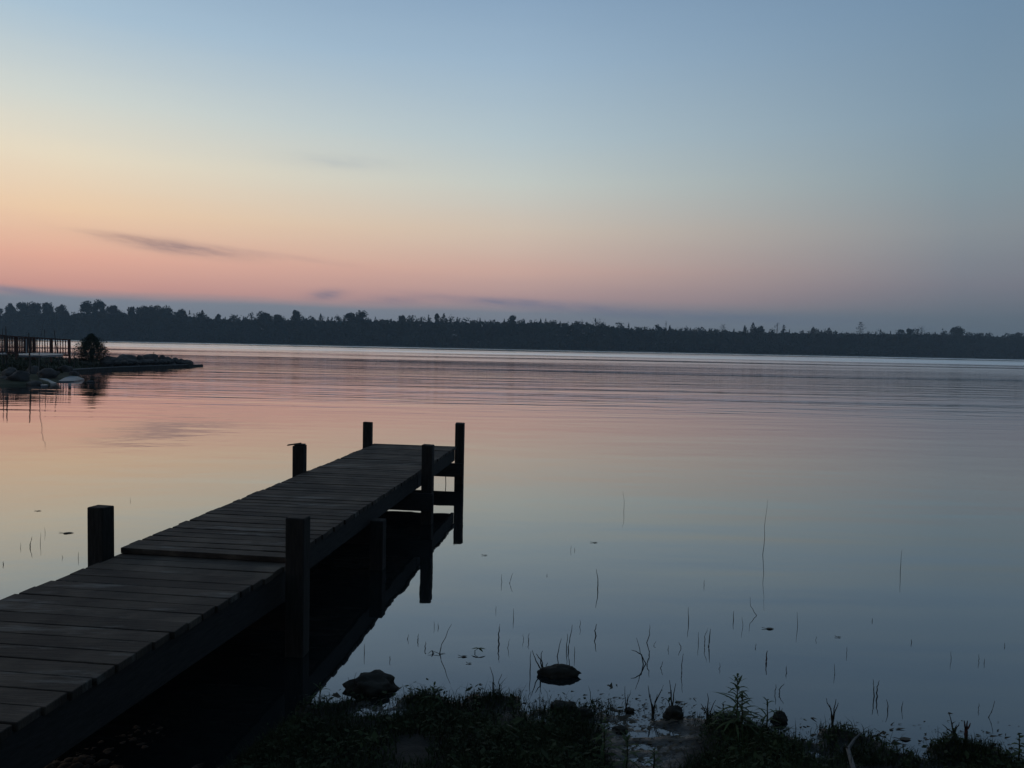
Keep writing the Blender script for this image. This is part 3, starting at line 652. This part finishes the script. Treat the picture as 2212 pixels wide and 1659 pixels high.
# pale driftwood branch
b = MB(); A = [at(1845, 1664, .12), at(1838, 1640, .10), at(1832, 1618, .09), at(1845, 1598, .09), at(1860, 1583, .10)]
b.tube(A, [.012, .011, .010, .007, .004], 6); b.tube([A[2], at(1826, 1608, .12)], [.006, .003], 5)
tag(b.build('driftwood_branch', M['drift']), 'pale bare crooked branch lying on the bank at lower right', 'branch')
b = MB(); b.tube([at(1885, 1592, .02), at(1900, 1586, .03), at(1909, 1579, .05)], .004, 5); b.tube([at(1898, 1588, .02), at(1914, 1594, .02)], .003, 5)
for k in range(6): q = at(1903 + k * 2, 1584 + k, .04); b.leaf(q, (random.uniform(-1, 1), .3, .5), .03, .01)
tag(b.build('leafy_twig', M['leafdead']), 'small leafy twig sticking out over the water right of the driftwood', 'twig')

# ------------------------------------------------------------------ peninsula at left
front = [(-700, 905), (-300, 868), (-60, 842), (0, 836), (60, 832), (105, 830), (130, 824.5), (178, 819), (168, 812), (150, 806), (200, 802.5), (260, 799), (323, 796), (370, 794.3), (404, 793)]
poly = [at(x, y, 0)[:2] for x, y in front]
tipw = at(404, 793, 0)
poly += [np.array(tipw[:2]) + [.3, 2.2], np.array(at(323, 796, 0)[:2]) + [0, 5.5], np.array(at(230, 800, 0)[:2]) + [-.5, 6.5], np.array([-30.5, 56.5]), np.array([-45, 55.]), np.array([-70, 58.]), np.array([-120, 70.]), np.array([-120, 20.])]
poly = np.array(poly)
def sdist(px, py):
    a = poly; b = np.roll(poly, -1, 0); D = np.full(px.shape, 1e9); ins = np.zeros(px.shape, bool)
    for (x0, y0), (x1, y1) in zip(a, b):
        ex, ey = x1 - x0, y1 - y0; t = np.clip(((px - x0) * ex + (py - y0) * ey) / (ex * ex + ey * ey), 0, 1)
        D = np.minimum(D, np.hypot(px - x0 - t * ex, py - y0 - t * ey))
        c = ((y0 > py) != (y1 > py)) & (px < (x1 - x0) * (py - y0) / (y1 - y0 + 1e-12) + x0); ins ^= c
    return np.where(ins, D, -D)
def land_z(x, y):
    s = sdist(x, y); tipness = np.clip((x + 33) / 8, 0, 1)
    top = 1.0 * (1 - tipness) + .38 * tipness
    z = np.where(s > 0, .06 + top * (1 - np.exp(-s / 3.2)), .4 * s); z = np.clip(z, -1, 1.2)
    back = np.clip((y - 44) / 4, 0, 1)
    return z + np.where(s > 0, .10 * fbm(x * .8, y * .8, 4, 40) * np.clip(s, 0, 1), 0)
lx = np.concatenate([np.linspace(-125, -46, 50)[:-1], np.arange(-46, -20, .22)]); ly = np.arange(18, 72, .25)
LX, LY = np.meshgrid(lx, ly); LZ = land_z(LX, LY)
tag(grid_mesh('peninsula_ground', LX, LY, LZ, M['land']), 'dark grassy spit of land reaching into the lake from the left', kind='structure')
def lz(x, y): return float(land_z(np.array([x]), np.array([y]))[0])
# grass on the spit
nn = 26000; x = rng.uniform(-44, -24, nn); y = rng.uniform(30, 56, nn); z = land_z(x, y); k = z > .12; Pg = np.stack([x, y, z - .02], -1)[k]; nn = len(Pg)
V, F = blades(Pg, rng.gamma(3, .045, nn) + .04, rng.uniform(.02, .05, nn), rng.uniform(.1, 1, nn), rng.uniform(0, 6.28, nn), rng.uniform(0, 1, nn))
tag(np_mesh('spit_grass', V, F, M['grass']), 'rough grass covering the spit of land at the left', 'grass', kind='stuff')
# retaining wall
root = empty('retaining_wall', at(280, 798, 0)); tag(root, 'low timber retaining wall along the water edge of the rocky spit', 'wall')
RW = np.array([root.location[:]]) if False else at(280, 798, 0)
pts = [at(x, y, 0) - RW for x, y in [(152, 806.6), (200, 803), (260, 799.6), (323, 796.8), (370, 795), (408, 793.6)]]
pts = [p + np.array([0, -.12, 0]) for p in pts]
b = MB(); c = MB(); cap = MB()
for p, q in zip(pts[:-1], pts[1:]):
    L_ = np.linalg.norm(q - p); k = max(1, int(L_ / .28))
    for i in range(k):
        a0 = p + (q - p) * (i + .04) / k; a1 = p + (q - p) * (i + .96) / k; dz = random.uniform(-.02, .01)
        b.bar(a0 + [0, random.uniform(-.02, .02), -.15], a1 + [0, 0, -.15], .06, .66 + dz)
    cap.bar(p + [0, 0, .215], q + [0, 0, .215], .22, .045)
e = pts[-1]; cap.bar(e + [0, 0, .26], e + [.5, .1, .27], .12, .04)
b.build('wall_boards', M['bulk'], root); cap.build('cap_board', M['cap'], root)
b = MB(); b.bar(e + [.02, -.02, -.15], e + [.2, 2.2, -.15], .06, .66); b.build('end_boards', M['bulk'], root)
b = MB(); b.tube([e + [.05, -.1, -.6], e + [.05, -.1, .33]], .07, 8); b.build('corner_post', M['bulk'], root)
# boulders on the spit: px centre, top py, width px, depth offset
NUM = ['first', 'second', 'third', 'fourth', 'fifth', 'sixth', 'seventh', 'eighth', 'ninth', 'tenth', 'eleventh', 'twelfth', 'thirteenth', 'fourteenth', 'fifteenth', 'sixteenth', 'seventeenth', 'eighteenth', 'nineteenth', 'twentieth']
BO = [(404, 777.5, 20, 1.3), (394, 775, 15, 1.4), (379, 773, 18, 1.6), (364, 771.5, 17, 1.6), (351, 768, 20, 1.9), (326, 764.5, 36, 3.2), (303, 768.5, 20, 2.4), (275, 764.8, 34, 3.4), (256, 772, 18, 2.2), (236, 769, 20, 3.2), (312, 777, 26, 1.4), (286, 779, 26, 1.3), (337, 779, 24, 1.0), (259, 782, 24, 1.0), (368, 781, 20, .7), (390, 783, 16, .6), (232, 781, 24, 1.4), (345, 772, 14, 2.0)]
WHERE = ['at the very tip of the spit, on the skyline', 'second from the tip along the skyline', 'third from the tip along the skyline', 'fourth from the tip along the skyline', 'dark and round, with a little plant to its right', 'biggest and broadest of the skyline row', 'low between the two broadest ones', 'second broadest, nearest the bush end of the row', 'smaller, left of the second broadest', 'partly behind the right foot of the round bush',
         'below the gap of the two broadest, above the timber wall', 'in the lower row under the second broadest', 'in the lower row under the biggest', 'in the lower row nearest the round bush', 'in the lower row under the fourth from the tip', 'lowest near the tip, touching the wall cap', 'in the lower row right below the bush', 'small, wedged right of the biggest']
for i, (px, ty, w, dy) in enumerate(BO):
    wl = np.interp(px, [x for x, _ in front[9:]], [y for _, y in front[9:]]); Y = at(px, wl, 0)[1] + dy
    r = w / FPX * Y / 2; topz = aty(px, ty, Y)[2]; zb = max(lz(aty(px, ty, Y)[0], Y) - .1, .05); hgt = max(topz - zb, .25)
    o = rock('boulder', (aty(px, ty, Y)[0], Y, zb + hgt * .42), (r * 1.12, r * 1.0, hgt * .60), i + 20, M['rock'], sub=3, amp=.22)
    o.rotation_euler = (0, 0, 0)
    tag(o, 'grey boulder of the spit, ' + WHERE[i], 'boulder', 'boulders piled on the spit')
# small broken stones between the boulders
pv = []; pf = []
for k in range(420):
    px = random.uniform(225, 410); wl = np.interp(px, [x for x, _ in front[9:]], [y for _, y in front[9:]]); Y = at(px, wl, 0)[1] + random.uniform(.3, 4.2 if px < 340 else 2.0); X = aty(px, 780, Y)[0]
    rr = random.uniform(.08, .24); zz = lz(X, Y); a = random.uniform(0, 6.28); c, s_ = math.cos(a), math.sin(a)
    q = iv * np.array([rr * random.uniform(.8, 1.5), rr, rr * .7]) * (1 + .22 * np.sign(np.sin(iv[:, [1]] * 6 + k)) * np.abs(iv[:, [0]])); q = q @ np.array([[c, s_, 0], [-s_, c, 0], [0, 0, 1]])
    pv.append(q + [X, Y, max(zz, .1) + rr * .3 + (.25 if px < 390 else .1)]); pf.append(iff + k * len(iv))
tag(np_mesh('rubble', np.concatenate(pv), np.concatenate(pf), M['rock']), 'small broken stones filling the spit between the boulders and the timber wall', 'rubble', kind='stuff')
# little plants on boulders
for (px, py, tp, lb) in [(332, 768, 760, 'tiny sprig growing behind the biggest boulder of the spit'), (371, 774, 766.5, 'tiny sprig growing among the small boulders near the tip')]:
    Y = at(px, 795, 0)[1] + 2.4; B = aty(px, py, Y); b = MB(); h = (aty(px, tp, Y) - B)[2]; b.tube([(0, 0, -.2), (0, 0, h)], .015, 5)
    for k in range(7): b.leaf((0, 0, h * (.3 + .1 * k)), (math.cos(k * 2.3), math.sin(k * 2.3), .6), .14, .07)
    o = b.build('sprig', M['weed']); o.location = B; tag(o, lb, 'sprig')
# pale slabs and weathered rocks at the near waterline
def flat_slab(pxs, z0, label, name, m, th=.08, cat='slab'):
    P_ = [at(x, y, z0 + dz) for x, y, dz in pxs]; c0_ = sum(P_) / len(P_); P_ = [p - c0_ for p in P_]; n = len(P_)
    b = MB(); b.add([tuple(p) for p in P_] + [tuple(p - [0, 0, th]) for p in P_], [tuple(range(n)), tuple(range(2 * n - 1, n - 1, -1))] + [(i, i + n, (i + 1) % n + n, (i + 1) % n) for i in range(n)])
    o = b.build(name, M[m]); o.location = c0_; return tag(o, label, cat)
flat_slab([(126, 823, 0), (140, 815.5, .1), (152, 812.2, .16), (168, 813, .14), (182, 818.5, 0), (160, 823, -.02)], .06, 'bluish pale pointed slab lying at the water edge of the spit', 'pale_slab', 'slab')
flat_slab([(84, 817, .1), (100, 817.5, .08), (122, 827, 0), (112, 828.5, 0), (98, 822, .04)], .05, 'long grey-green slab sloping into the water beside the bluish pale slab', 'sloping_slab', 'palewood')
flat_slab([(88, 830.6, 0), (102, 830.4, 0), (103, 832, 0), (88, 832, 0)], .05, 'small white flat stone at the water line of the spit', 'flat_stone', 'slab', .05, 'stone')
flat_slab([(40, 763.5, 0), (90, 762, .02), (137, 764, .02), (134, 766.5, 0), (90, 767.8, 0), (41, 767, 0)], 1.12, 'long pale flat sheet lying on the grass in front of the railing', 'pale_sheet', 'slab', .1, 'sheet')
flat_slab([(0, 762.5, 0), (14, 761.5, 0), (15, 763.8, 0), (0, 764.5, 0)], 1.15, 'short pale strip on the grass at the left edge of the photo', 'pale_strip', 'slab', .06, 'sheet')
for i, (px, py, w, h, lb) in enumerate([(72, 800, 30, .30, 'grey rock upright among the grass above the sloping slab'), (105, 806, 40, .28, 'broad dark rock above the sloping slab'), (40, 815, 46, .35, 'large dark rock at the water edge near the left of the spit'), (12, 822, 40, .3, 'dark rock at the water edge at the left edge of the photo'),
                                        (75, 826, 30, .16, 'low flat rock between the large dark rock and the white stone'), (140, 797, 30, .3, 'dark rock where the timber wall begins'), (20, 806, 30, .3, 'rock half hidden in grass above the leftmost dark rock'), (195, 820, 16, .08, 'low wet stone in the water right of the bluish slab'), (160, 805, 20, .2, 'small rock beside the landward end of the wall')]):
    p = at(px, py + 6, .15); p2 = at(px, py + 6, max(lz(p[0], p[1]), 0)); r = w / FPX * p2[1] / 2
    o = rock('shore_rock', (p2[0], p2[1], p2[2] + h * .15), (r, r * .9, h), i + 50, M['rock'], amp=.35); o.rotation_euler = (0, 0, .0); tag(o, lb, 'rock', 'rocks at the near edge of the spit')
# railing
def railing():
    A = np.array(aty(151.5, 766.4, 49.5)); A[2] = 0; Bx = aty(17, 760, 46.5); Bx = np.array([Bx[0], Bx[1], 0]); Cx = np.array([aty(-110, 758, 43.5)[0], 43.5, 0])
    zt = {0: aty(151.5, 734.3, 49.5)[2], 1: aty(17, 726.2, 46.5)[2], 2: 2.45}
    root = empty('railing', (A[0], A[1], 0)); tag(root, 'reddish brown wooden railing with uprights on the spit', 'railing'); O = np.array([A[0], A[1], 0])
    def P(px):  # point along the line at photo x
        lo, hi = 0.0, 1.0
        for _ in range(40):
            m_ = (lo + hi) / 2; q = A + (Bx - A) * m_ * 2 if m_ < .5 else Bx + (Cx - Bx) * (m_ - .5) * 2
            if proj([q[0], q[1], 1.6])[0] > px: lo = m_
            else: hi = m_
        z = np.interp(m_, [0, .5, 1], [zt[0], zt[1], zt[2]]); return q - O, z
    for px, w in ((150, .11), (110, .10), (74, .15), (66, .12), (56, .10), (35, .08), (14, .11), (-40, .13), (-90, .13)):
        q, z = P(px); zb = min(lz(q[0] + O[0], q[1] + O[1]) - .15, .9); b = MB(); b.box((q[0], q[1], (z + zb) / 2), (w, .1, z - zb), jit=.004); b.build('post', M['fence'], root)
    for a, e in ((151.5, 14), (14, -90)):
        q0, z0 = P(a); q1, z1 = P(e)
        b = MB(); b.bar(q0 + [0, 0, z0], q1 + [0, 0, z1], .14, .07); b.build('top_rail', M['fence'], root)
        b = MB(); b.bar(q0 + [0, 0, z0 - 1.0], q1 + [0, 0, z1 - 1.02], .05, .09); b.build('bottom_rail', M['fence'], root)
    px = 146.5
    while px > -88:
        st = 5.6 if px > 74 else 3.6
        q, z = P(px); b = MB(); b.box((q[0], q[1] + .03, z - .53 + random.uniform(-.01, .01)), (.045 if px > 74 else .06, .04, .98), jit=.006); b.build('upright', M['fence'], root); px -= st
    q, z = P(59.5); b = MB(); b.box((q[0], q[1] - .12, z - .6), (.05, .05, 1.0)); b.build('pale_upright', M['fence_pale'], root)
railing()
# round bush
def leaf_cloud(n, fn, size, aspect=.6):
    C = fn(n); a = rng.standard_normal((len(C), 3)); a /= np.linalg.norm(a, axis=1)[:, None]; c = np.cross(a, rng.standard_normal((len(C), 3))); c /= np.linalg.norm(c, axis=1)[:, None]
    s = (rng.uniform(.6, 1.3, len(C)) * size)[:, None]
    V = np.stack([C - a * s, C + c * s * aspect, C + a * s, C - c * s * aspect], 1).reshape(-1, 3)
    return V, np.arange(len(C) * 4).reshape(-1, 4)
Y = 50.3; B = aty(198, 776, Y); B[2] = min(B[2], lz(B[0], B[1]) + .3)
root = empty('round_bush', B); tag(root, 'dense dark rounded bush standing right of the railing', 'bush')
def fb(n):
    a = rng.uniform(0, 6.28, n); t = rng.uniform(0, 1, n) ** .9; z = t * 1.62
    rr = np.interp(z, [0, .25, .6, .95, 1.25, 1.62], [.66, .90, .95, .82, .58, .12]) * (1 + .22 * np.sin(a * 5 + z * 4) + .16 * np.sin(a * 11 - z * 9)) * rng.uniform(.15, 1.12, n) ** .5
    z = z * (1 + .12 * np.sin(a * 7 + rr * 5)); return np.stack([np.cos(a) * rr, np.sin(a) * rr * .9, np.maximum(z, .02)], -1)
V, F = leaf_cloud(9500, fb, .055, .3); np_mesh('foliage', V, F, M['bush'], root)
b = MB()
for k in range(46):
    a = random.uniform(0, 6.28); l = random.uniform(.9, 1.65); s_ = random.uniform(.1, .6); b.tube([(0, 0, 0), (math.cos(a) * s_ * .4, math.sin(a) * s_ * .4, l * .55), (math.cos(a) * s_, math.sin(a) * s_, l * (1 - .3 * s_))], [.02, .012, .004], 4)
b.build('twigs', M['bush'], root)
# poles and saplings near the railing
def pole(name, p0, p1, Y, r, label, cat='pole', m='pole', leafy=0, curve=None):
    A = aty(*p0, Y); A[2] = min(A[2], lz(A[0], A[1])) - .1; B_ = aty(*p1, Y); b = MB(); mid = (A + B_) / 2 - A + (np.array(curve) if curve else 0)
    pts = [np.zeros(3), mid * .5 + (np.array(curve) * .25 if curve else 0), mid, (B_ - A)]
    b.tube([np.zeros(3), mid, B_ - A], [r, r * .8, r * .4], 6)
    if leafy:
        for k in range(leafy): t = random.uniform(.3, 1); b.leaf((B_ - A) * t, (random.uniform(-1, 1), random.uniform(-1, 1), .5), .12, .05)
    o = b.build(name, M[m]); o.location = A; tag(o, label, cat)
pole('thin_pole', (66, 812), (62, 719), 37.5, .045, 'tall dark pole in front of the railing, nearest the water', leafy=6)
pole('thin_pole', (6, 768), (5, 710), 41, .035, 'thin dark pole at the left edge of the photo')
pole('thin_pole', (14, 768), (12.6, 705), 41.5, .05, 'dark pole right beside the one at the left edge')
pole('sapling', (99, 764), (96, 712), 47, .03, 'thin sapling standing behind the middle of the railing', 'sapling', leafy=14)
pole('sapling', (128, 765), (117, 714), 47.2, .035, 'leaning sapling in front of the open end of the railing', 'sapling', leafy=12)
pole('sapling', (160.5, 768), (160.5, 752), 46, .025, 'little leafy sapling between railing and round bush', 'sapling', leafy=16)
# curved pale whip
A = at(84, 823, .1); b = MB(); A[2] = 0
W_ = [aty(px, py, A[1]) - A for px, py in ((84, 822), (84, 790), (85, 755), (88, 728), (92, 705), (96, 690))]
b.tube([np.array([0, 0, -.2])] + W_[1:], [.014, .013, .012, .010, .008, .005], 6); o = b.build('mooring_whip', M['cap']); o.location = A; tag(o, 'tall thin curved whip pole bending right at the water edge of the spit', 'pole')

# ------------------------------------------------------------------ far shore
SHX = [-890, -380, -300, -100, 60, 200, 400, 890]; SHY = [560, 560, 512, 530, 522, 540, 575, 590]
fx = np.linspace(-890, 890, 180); fy = np.array([-6, -2, 0, 1.5, 5, 12, 30, 60, 110, 170, 240, 300], float)
FX, FT = np.meshgrid(fx, fy); FY = np.interp(FX, SHX, SHY) + 3 * fbm(FX * .03, FX * 0 + 1, 3, 7) + FT
FZ = np.interp(FT, [-6, 0, 1.5, 12, 60, 300], [-1.2, -.05, .5, 1.0, 3.0, 6.0])
tag(grid_mesh('far_shore', FX, FY, FZ, M['farland']), 'dark low shore across the lake', kind='structure')
SK = [(-300, 668), (-100, 672), (0, 675), (60, 672), (110, 674), (160, 682), (200, 670), (240, 676), (300, 672), (400, 677), (480, 686), (576, 686), (700, 688.5), (830, 688), (950, 691), (1100, 691), (1200, 694), (1300, 699), (1382, 709), (1500, 711), (1600, 714), (1700, 716), (1850, 718), (2000, 718), (2100, 723), (2212, 727), (2500, 730)]
SKX, SKY_ = zip(*SK)
def shore_y(x): return np.interp(x, SHX, SHY)
def sky_top(x, Y):
    px = proj([x, Y, 10])[0]; return aty(px, np.interp(px, SKX, SKY_), Y)[2]
def crown_broad(n, h, r, seed=None):
    """lumpy dome crown: sub-clumps, wide in the middle and reaching well down (base at z=0)"""
    k = int(9 + 2 * r); cl = []
    for i in range(k):
        a = rng.uniform(0, 6.28); z = rng.uniform(.25, .93) if i % 3 else rng.uniform(.7, .95)
        prof = np.interp(z, [.2, .5, .75, .88, .95], [.9, 1.0, .95, .75, .45]); rr = r * prof * rng.uniform(.2, .85)
        cl.append((math.cos(a) * rr, math.sin(a) * rr, z * h, rng.uniform(.22, .42) * r + h * .02))
    cl = np.array(cl); j = rng.integers(len(cl), size=n); d = rng.standard_normal((n, 3)); d /= np.linalg.norm(d, axis=1)[:, None]
    C = cl[j, :3] + d * (cl[j, 3] * rng.uniform(.2, 1.15, n) ** .6)[:, None]; C[:, 2] *= h / np.percentile(C[:, 2], 99.3); return C
def crown_spruce(n, h, r, sharp=1.6):
    t = rng.uniform(.06, 1, n) ** .8; lay = .75 + .25 * np.abs(np.sin(t * h * 2.2)); rr = r * np.minimum(1, (1 - t) * sharp) * lay * rng.uniform(.2, 1, n) ** .7 + .08; a = rng.uniform(0, 6.28, n)
    return np.stack([np.cos(a) * rr, np.sin(a) * rr, t * h], -1)
Vs = []; Fs = []; off = 0
def addcloud(C, size, asp=.6):
    global off
    V, F = leaf_cloud(len(C), lambda n: C, size, asp); Vs.append(V); Fs.append(F + off); off += len(V)
TR = MB()
for row, (dy, sp_, hf) in enumerate(((9, 4.2, .80), (16, 4.2, .92), (26, 4.4, 1.0), (40, 5, 1.02))):
    x = -560.0
    while x < 620:
        x += sp_ * rng.uniform(.6, 1.4); Y = shore_y(x) + dy + rng.uniform(-4, 4); tz = sky_top(x, Y); g = 1.0
        h = (tz - g) * hf * (1 + .075 * rng.standard_normal() - abs(rng.standard_normal()) * .03 + .05 * float(fbm(np.array([x * .03]), np.array([row * 1.]), 2, 5)[0]))
        if rng.random() < .38:
            if rng.random() < .25 and row > 1: h *= 1.03
            C = crown_spruce(150, h, rng.uniform(2.0, 3.4)); s_ = .5
        else: C = crown_broad(220, h, rng.uniform(3.0, 5.0)); s_ = .62
        addcloud(C + [x, Y, g], s_, .7)
        if row >= 2 and rng.random() < .35: addcloud(crown_broad(60, h * rng.uniform(.98, 1.04), 1.8) + [x + rng.normal() * 3, Y, g], .34, .6)
        if row == 0: TR.tube([(x, Y, g - .5), (x + rng.normal() * .2, Y, g + h * .6)], [.22, .1], 4)
n = 50000; x = rng.uniform(-560, 620, n); Y = shore_y(x) + rng.uniform(2.5, 12, n); hh = 2.5 + 9 * vnoise(x * .12, Y * .1, 4) * 1.1; C = np.stack([x, Y, .4 + hh * rng.uniform(0, 1, n)], -1); addcloud(C, .75, .8)
n = 60000; x = rng.uniform(-560, 620, n); Y = shore_y(x) + rng.uniform(12, 40, n); tz = np.array([sky_top(a, c) for a, c in zip(x[::30], Y[::30])]); tz = np.interp(x, np.sort(x[::30]), tz[np.argsort(x[::30])]); C = np.stack([x, Y, rng.uniform(1, 1, n) + rng.uniform(0, .84, n) * tz], -1); addcloud(C, 1.3, .9)
tv = np.array(TR.v); tf = np.array([f for f in TR.f if len(f) == 4]); Vs.append(tv); Fs.append(tf + off)
tag(np_mesh('forest', np.concatenate(Vs), np.concatenate(Fs), M['wood']), 'dense dark mixed wood along the far shore', 'forest', kind='stuff')

# individual trees standing out of the wood
def far_tree(px, ty, w, kind, label, dY=20):
    x = aty(px, ty, 550)[0]; Y = float(shore_y(x)) + dY; p = aty(px, ty, Y); g = 1.2; h = p[2] - g; r = w / FPX * Y / 2
    root = empty({'b': 'broadleaf_tree', 's': 'spruce_tree', 'p': 'pine_tree', 'd': 'bare_tree'}[kind], (p[0], Y, g)); tag(root, label, 'tree', 'trees standing out above the far wood')
    b = MB()
    if kind == 'd':
        b.tube([(0, 0, 0), (0, 0, h * .6), (.2, 0, h * .97)], [.28, .16, .04], 5)
        for k in range(26):
            t = rng.uniform(.45, .92); a = rng.uniform(0, 6.28); L_ = r * rng.uniform(.4, 1.1) * (1.3 - t); q = np.array([0, 0, h * t]); e = q + [math.cos(a) * L_, math.sin(a) * L_, L_ * rng.uniform(.5, 1.3)]; e[2] = min(e[2], h)
            b.tube([q, e], [.09, .03], 4)
            for _ in range(3): f = q + (e - q) * rng.uniform(.4, .9); b.tube([f, f + rng.normal(0, .5, 3) + [0, 0, .5]], [.05, .02], 3)
    else: b.tube([(0, 0, 0), (rng.normal() * .2, 0, h * .5), (0, 0, h * .9)], [.32, .2, .06], 6)
    b.build('trunk', M['trunk'], root)
    if kind == 'b': C = crown_broad(int(900 + r * 300), h, r * 1.1); C = C[C[:, 2] > h * .12]; V, F = leaf_cloud(len(C), lambda n: C, .52, .8)
    elif kind == 's': C = crown_spruce(900, h, max(r * 1.25, 1.6), 4.5); V, F = leaf_cloud(len(C), lambda n: C, .42, .6)
    elif kind == 'p':
        C = []
        for z_, rr in ((.98, .25), (.93, .55), (.87, .45), (.82, .9), (.76, .6), (.70, 1.0), (.62, .7), (.5, .8), (.35, .9)):
            for _ in range(46): a = rng.uniform(0, 6.28); q = r * rr * rng.uniform(.1, 1); C.append((math.cos(a) * q, math.sin(a) * q, h * z_ + rng.normal() * .22))
        C = np.array(C); V, F = leaf_cloud(len(C), lambda n: C, .34, .6)
    else: C = crown_broad(90, h, r); C = C[C[:, 2] > h * .4]; V, F = leaf_cloud(len(C), lambda n: C, .3, .5)
    np_mesh('crown', V, F, M['crown'], root)
FT_ = [
 (23, 657, 20, 'b', 'ragged narrow tree nearest the left edge of the photo'),
 (-6, 667, 22, 'b', 'tree cut off by the left edge of the photo'),
 (48, 655, 30, 'b', 'left half of the broad double-crowned tree near the left edge'),
 (74, 655, 32, 'b', 'right half of the broad double-crowned tree near the left edge'),
 (104, 655, 30, 'b', 'tall airy tree right of the broad double-crowned tree'),
 (133, 660, 26, 'b', 'pointed-crowned tree left of the gap in the far treeline'),
 (160, 677, 9, 's', 'small spruce in the gap left of the highest tree'),
 (187, 651, 30, 'b', 'left crown of the highest tree of the far shore'),
 (212, 651, 34, 'b', 'right crown of the highest tree of the far shore'),
 (243, 661, 28, 'b', 'umbrella-crowned tree right of the highest tree'),
 (284, 664, 15, 'b', 'slim tree with a tuft crown left of the long domed group'),
 (308, 662, 32, 'b', 'first tree of the long domed group at left'),
 (335, 662, 36, 'b', 'second tree of the long domed group at left'),
 (362, 664, 36, 'b', 'third tree of the long domed group at left'),
 (390, 670, 34, 'b', 'last and lowest tree of the long domed group at left'),
 (437, 670, 16, 's', 'sharp pointed spruce right of the long domed group'),
 (474, 680, 14, 'b', 'small tuft-topped tree above the spit tip, right of the sharp spruce'),
 (573, 676, 32, 'b', 'round-topped tree midway between the sharp spruce and the dock'),
 (600, 681, 22, 'b', 'lower neighbour right of the round-topped tree'),
 (641, 672, 24, 'b', 'pale-sided rounded tree above the left half of the dock'),
 (693, 678, 10, 's', 'thin spruce right of the pale-sided rounded tree'),
 (757, 677, 26, 'b', 'left tree of the humped pair above the dock'),
 (782, 674, 32, 'b', 'right tree of the humped pair above the dock'),
 (871, 683, 22, 'b', 'low round tree above the far dock end'),
 (945, 679, 13, 'b', 'left tree of the close pair above the far right dock post'),
 (959, 677, 15, 's', 'spruce of the close pair above the far right dock post'),
 (1106, 683, 18, 'b', 'rounded treetop at the middle of the far treeline'),
 (1168, 689, 7, 's', 'thin spire right of the middle of the far treeline'),
 (1258, 690, 32, 'd', 'wispy half-bare tree left of the widest bare tree'),
 (1290, 687, 44, 'd', 'widest bare twiggy tree before the treeline drops'),
 (1341, 696, 26, 'd', 'last twiggy tree before the treeline drops to the right'),
 (1438.7, 694, 6, 'd', 'faint bare spire just right of the drop in the treeline'),
 (1447, 703, 7, 's', 'short spruce beside the faint bare spire'),
 (1562, 700, 28, 'd', 'twiggy round tree above and left of the tallest reed'),
 (1609, 703, 6, 's', 'narrow short spire just left of the oval conifer'),
 (1627, 696.5, 12, 's', 'oval pointed conifer above the tallest reed'),
 (1641, 706, 20, 'b', 'low round tree right of the oval conifer'),
 (1679, 697, 9, 'd', 'bare thin mast-like tree left of the small bushy conifer'),
 (1693.6, 702.5, 15, 'p', 'small bushy conifer right of the bare mast-like tree'),
 (1757, 706.5, 18, 's', 'low pointed tree midway to the lone tiered pine'),
 (1791, 708, 16, 's', 'second low pointed tree, nearer the lone tiered pine'),
 (1859.5, 696, 26, 'p', 'lone tiered pine with flat branches above the right-hand treeline'),
 (1965, 711, 13, 'b', 'small tuft tree left of the bare forked tree at right'),
 (1990, 703, 26, 'd', 'bare forked tree between the tiered pine and the dark mound tree'),
 (2068, 707.5, 38, 'b', 'dark mound-shaped tree near the right end of the treeline'),
 (2196, 720, 32, 'b', 'last rounded tree at the right edge of the photo'),
]
for t in FT_: far_tree(*t)

# ------------------------------------------------------------------ render settings
S.view_settings.view_transform = 'Standard'; S.view_settings.look = 'None'; S.view_settings.exposure = 0; S.view_settings.gamma = 1
S.view_settings.use_curve_mapping = False
S.cycles.volume_bounces = 0; S.cycles.max_bounces = 6; S.cycles.diffuse_bounces = 2; S.cycles.glossy_bounces = 3
S.cycles.use_denoising = True; S.cycles.denoiser = 'OPENIMAGEDENOISE'; S.cycles.denoising_input_passes = 'RGB_ALBEDO_NORMAL'
S.cycles.volume_step_rate = 1
